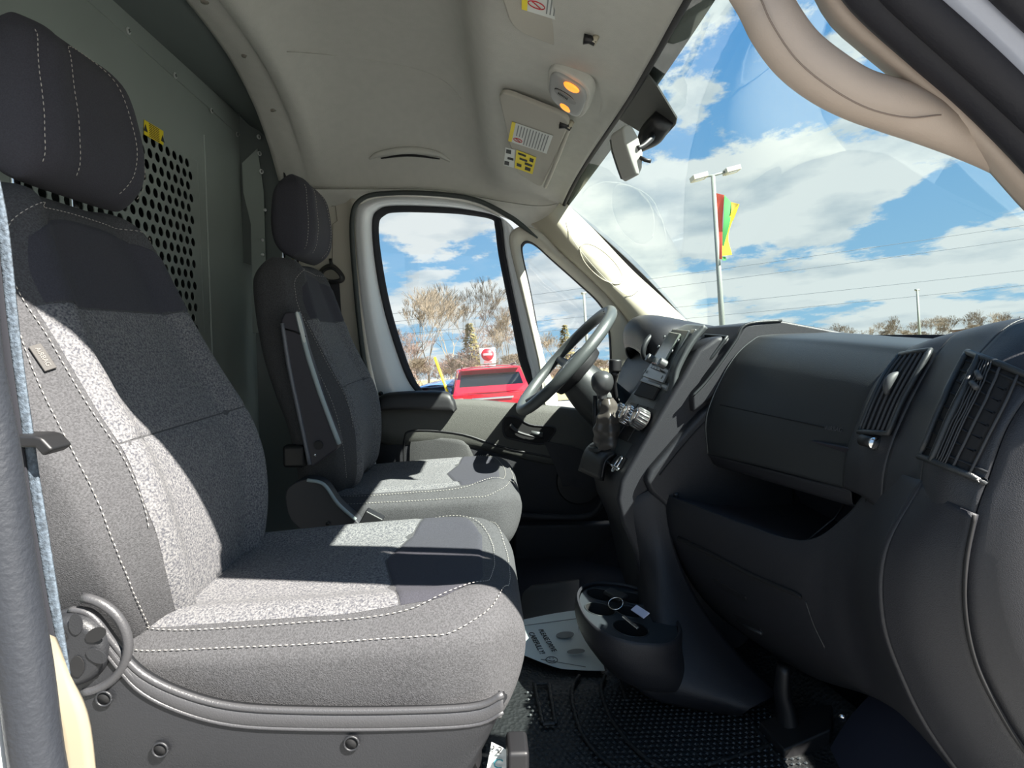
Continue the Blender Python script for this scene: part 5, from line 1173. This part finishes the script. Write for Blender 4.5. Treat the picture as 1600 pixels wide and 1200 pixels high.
mesh('rear_panel', [(-.9, -.01, .35), (.9, -.01, .35), (.93, 0, 1.1), (-.93, 0, 1.1)], [(0, 1, 2, 3)], RED, car, thick=.02)
loft('cabin', [[(-.93, .02, 1.08), (-.80, .2, 1.6), (-.70, .3, 1.70), (0, .3, 1.74), (.70, .3, 1.70), (.80, .2, 1.6), (.93, .02, 1.08)], [(-.95, 1.5, 1.08), (-.80, 1.5, 1.62), (-.68, 1.5, 1.74), (0, 1.5, 1.78), (.68, 1.5, 1.74), (.80, 1.5, 1.62), (.95, 1.5, 1.08)], [(-.93, 3.3, 1.05), (-.74, 2.7, 1.55), (-.64, 2.7, 1.62), (0, 2.7, 1.66), (.64, 2.7, 1.62), (.74, 2.7, 1.55), (.93, 3.3, 1.05)]], REDD, car, nu=40, nv=18, thick=.02)
mesh('rear_window', [(-.80, .035, 1.15), (.80, .035, 1.15), (.70, .20, 1.56), (-.70, .20, 1.56)], [(0, 1, 2, 3)], DARKGLASS, car, thick=.03, smooth=False)
mesh('tailgate_fill', [(-.93, .0, 1.08), (.93, .0, 1.08), (.74, .28, 1.68), (-.74, .28, 1.68)], [(0, 1, 2, 3)], REDD, car, thick=.04, smooth=False)
box('spoiler', (0, .15, 1.68), (1.4, .28, .04), REDD, car, bev=.015)
box('chrome_strip', (0, -.045, .98), (1.0, .02, .05), CHROME, car, bev=.008)
for s in (-1, 1):
    box('tail_lamp', (s * .80, -.03, .93), (.22, .05, .18), mat('tail_lamp', (215, 120, 120), .2), car, bev=.02)
    mesh('side_window', [(s * .955, .35, 1.15), (s * .955, 2.6, 1.15), (s * .80, 2.3, 1.55), (s * .80, .6, 1.58)], [(0, 1, 2, 3)], DARKGLASS, car, thick=.03, smooth=False)
    tube('roof_rail', [(s * .66, .5, 1.79), (s * .64, 2.4, 1.76)], .02, SATIN, car)
    for y in (.75, 3.7): tube('wheel', [(s * .80, y, .36), (s * 1.0, y, .36)], .36, RUBBER, car, seg=24)
box('bumper', (0, -.03, .5), (1.8, .12, .26), BLACK, car, bev=.03); box('number_plate', (0, -.05, .78), (.5, .02, .14), LABW, car)
# blue car further left
BLUE = mat('blue_paint', (70, 110, 170), .2, coat=.8)
v = ext(655, 600, 16); bc = world_obj('blue_car', (v.x, v.y, 0), -.5, 'small blue car parked left of the red one, only its rounded roof showing', 'car')
loft('body', [[(-.8, 0, .3), (-.85, 0, .9), (0, -.05, .95), (.85, 0, .9), (.8, 0, .3)], [(-.85, 2, .3), (-.88, 2, .95), (0, 2, 1.0), (.88, 2, .95), (.85, 2, .3)], [(-.8, 4.2, .3), (-.8, 4.2, .7), (0, 4.3, .75), (.8, 4.2, .7), (.8, 4.2, .3)]], BLUE, bc, nu=30, nv=20, thick=.02)
loft('cabin', [[(-.8, .1, .9), (-.6, .6, 1.25), (0, .6, 1.3), (.6, .6, 1.25), (.8, .1, .9)], [(-.84, 1.6, .95), (-.62, 1.6, 1.4), (0, 1.6, 1.45), (.62, 1.6, 1.4), (.84, 1.6, .95)], [(-.8, 3.2, .9), (-.6, 2.6, 1.25), (0, 2.6, 1.3), (.6, 2.6, 1.25), (.8, 3.2, .9)]], DARKGLASS, bc, nu=30, nv=20, thick=.02)
loft('roof', [[(-.6, .7, 1.3), (0, .7, 1.36), (.6, .7, 1.3)], [(-.62, 1.6, 1.42), (0, 1.6, 1.47), (.62, 1.6, 1.42)], [(-.6, 2.4, 1.32), (0, 2.4, 1.38), (.6, 2.4, 1.32)]], BLUE, bc, nu=12, nv=12, thick=.03)
for s in (-1, 1):
    for y in (.7, 3.4): tube('wheel', [(s * .66, y, .3), (s * .86, y, .3)], .3, RUBBER, bc, seg=20)
# leaning yellow bar
a, b = ext(679, 558, 15), ext(705, 612, 15)
yp = world_obj('yellow_pole', (b.x + .25, b.y, 0), 0, 'thin leaning bright yellow pole left of the red car', 'pole')
tube('pole', [(a.x - b.x - .25, 0, a.z), (0, 0, 0)], .034, mat('bright_yellow', (235, 200, 20), .5), yp, seg=10)
# do-not-enter sign
c = ext(762, 556, 24); dn = world_obj('road_sign', (c.x, c.y, 0), 0, 'square white do not enter sign with a red disc above the red car', 'sign')
tube('post', [(0, .05, 0), (0, .05, c.z)], .03, SATIN, dn, seg=8)
box('plate', (0, 0, c.z), (.62, .02, .62), mat('sign_white', (235, 235, 235), .5), dn)
disc('red_disc', (0, -.012, c.z + .05), (0, -1, 0), .25, .008, mat('sign_red', (205, 25, 40), .5), dn, seg=32)
box('white_bar', (0, -.026, c.z + .05), (.36, .006, .08), MATS['sign_white'], dn)
text('lettering', 'DO NOT', .085, Matrix.Translation((0, -.032, c.z + .05)) @ Matrix.Rotation(PI / 2, 4, 'X'), MATS['sign_red'], dn, .001)
text('lettering', 'ENTER', .11, Matrix.Translation((0, -.02, c.z - .25)) @ Matrix.Rotation(PI / 2, 4, 'X'), MATS['sign_red'], dn, .001)

# lamp post with twin heads and a banner
POLE = mat('pole_grey', (120, 126, 120), .6)
t = ext(1114, 275, 25); b_ = ext(1122, 500, 25)
lpz = world_obj('lamp_post', (t.x, t.y, 0), 0, 'tall grey lamp post with two square heads beyond the windshield', 'lamp post')
tube('pole', [(0, 0, 0), (0, 0, t.z)], [.13, .085], POLE, lpz, seg=10)
hl, hr_ = ext(1092, 277, 25) - Vector((t.x, t.y, 0)), ext(1143, 266, 25) - Vector((t.x, t.y, 0))
tube('cross_arm', [hl, (0, 0, t.z + .02), hr_], .05, POLE, lpz, seg=8)
for h_ in (hl, hr_): box('lamp_head', h_, (.62, .5, .2), mat('lamp_head', (170, 168, 155), .5), lpz, bev=.02, R=Matrix.Rotation(-.2 , 3, 'Y'))
for h_ in (hl, hr_): box('lens', Vector(h_) - Vector((0, 0, .11)), (.4, .4, .02), LABW, lpz, R=Matrix.Rotation(-.2, 3, 'Y'))
fl = world_obj('banner_flag', (t.x, t.y - .1, 0), 0, 'waving red, green and yellow banner on the lamp post', 'flag')
def fpt(px, py): q = ext(px, py, 24.9); return Vector((q.x - t.x, .12 * math.sin(py * .12 + px * .2), q.z))
cols = [('red_stripe', (215, 90, 70), [(1120, 301), (1121, 350), (1122, 404)], [(1130, 306), (1129, 345), (1127, 406)]),
        ('green_stripe', (60, 140, 70), [(1130, 306), (1129, 350), (1127, 380)], [(1143, 315), (1140, 345), (1132, 385)]),
        ('yellow_stripe', (235, 215, 20), [(1140, 335), (1132, 372), (1126, 400)], [(1153, 320), (1140, 365), (1144, 398)]),
        ('olive_stripe', (150, 130, 30), [(1143, 315), (1142, 325), (1140, 336)], [(1154, 320), (1151, 330), (1146, 345)])]
for nme, cc, l, r in cols: loft(nme, [[fpt(*p) for p in l], [fpt(*p) for p in r]], mat('flag_' + nme, cc, .8), fl, nu=16, nv=6, thick=.01)
loft('green_tip', [[fpt(1125, 400), fpt(1128, 408)], [fpt(1132, 402), fpt(1134, 407)]], MATS['flag_green_stripe'], fl, nu=4, nv=4, thick=.01)
for px, pt_, dist, lbl in ((1433, 453, 70, 'thin grey utility pole rising behind the middle of the dashboard'), (912, 458, 60, 'slim pale pole seen through the quarter window above the steering wheel')):
    c = ext(px, pt_, dist); u_ = world_obj('utility_pole', (c.x, c.y, 0), 0, lbl, 'pole'); tube('pole', [(0, 0, 0), (0, 0, c.z)], [.16, .12], POLE, u_, seg=8); box('pole_cap', (0, 0, c.z), (.5, .2, .2), POLE, u_)
def wire(a, b, label, dist=75):
    p, q = ext(*a, dist), ext(*b, dist); o = world_obj('power_line', p, 0, label, 'cable', 'power lines across the sky')
    q = q - p; tube('cable', [q * k / 12 + Vector((0, 0, -.25 * math.sin(PI * k / 12))) for k in range(13)], .028, mat('cable_dark', (70, 80, 90), .8), o, seg=5)
wire((600, 492), (1800, 322), 'thin power line, uppermost of those crossing the sky')
wire((600, 505), (1800, 345), 'thin power line, second from top across the sky')
wire((600, 525), (1800, 400), 'thin power line, third from top across the sky')
wire((600, 540), (1800, 425), 'thin power line, lowest of those crossing the sky')
c = ext(1524, 516, 110); hs = world_obj('far_building', (c.x, c.y, 0), .2, 'low brown building on the far horizon above the dashboard', 'building')
box('walls', (0, 0, c.z / 2), (5, 5, c.z), mat('brick_far', (150, 110, 85), .8), hs); box('roof', (0, 0, c.z + .2), (5.4, 5.6, .3), mat('roof_far', (110, 86, 66), .8), hs)
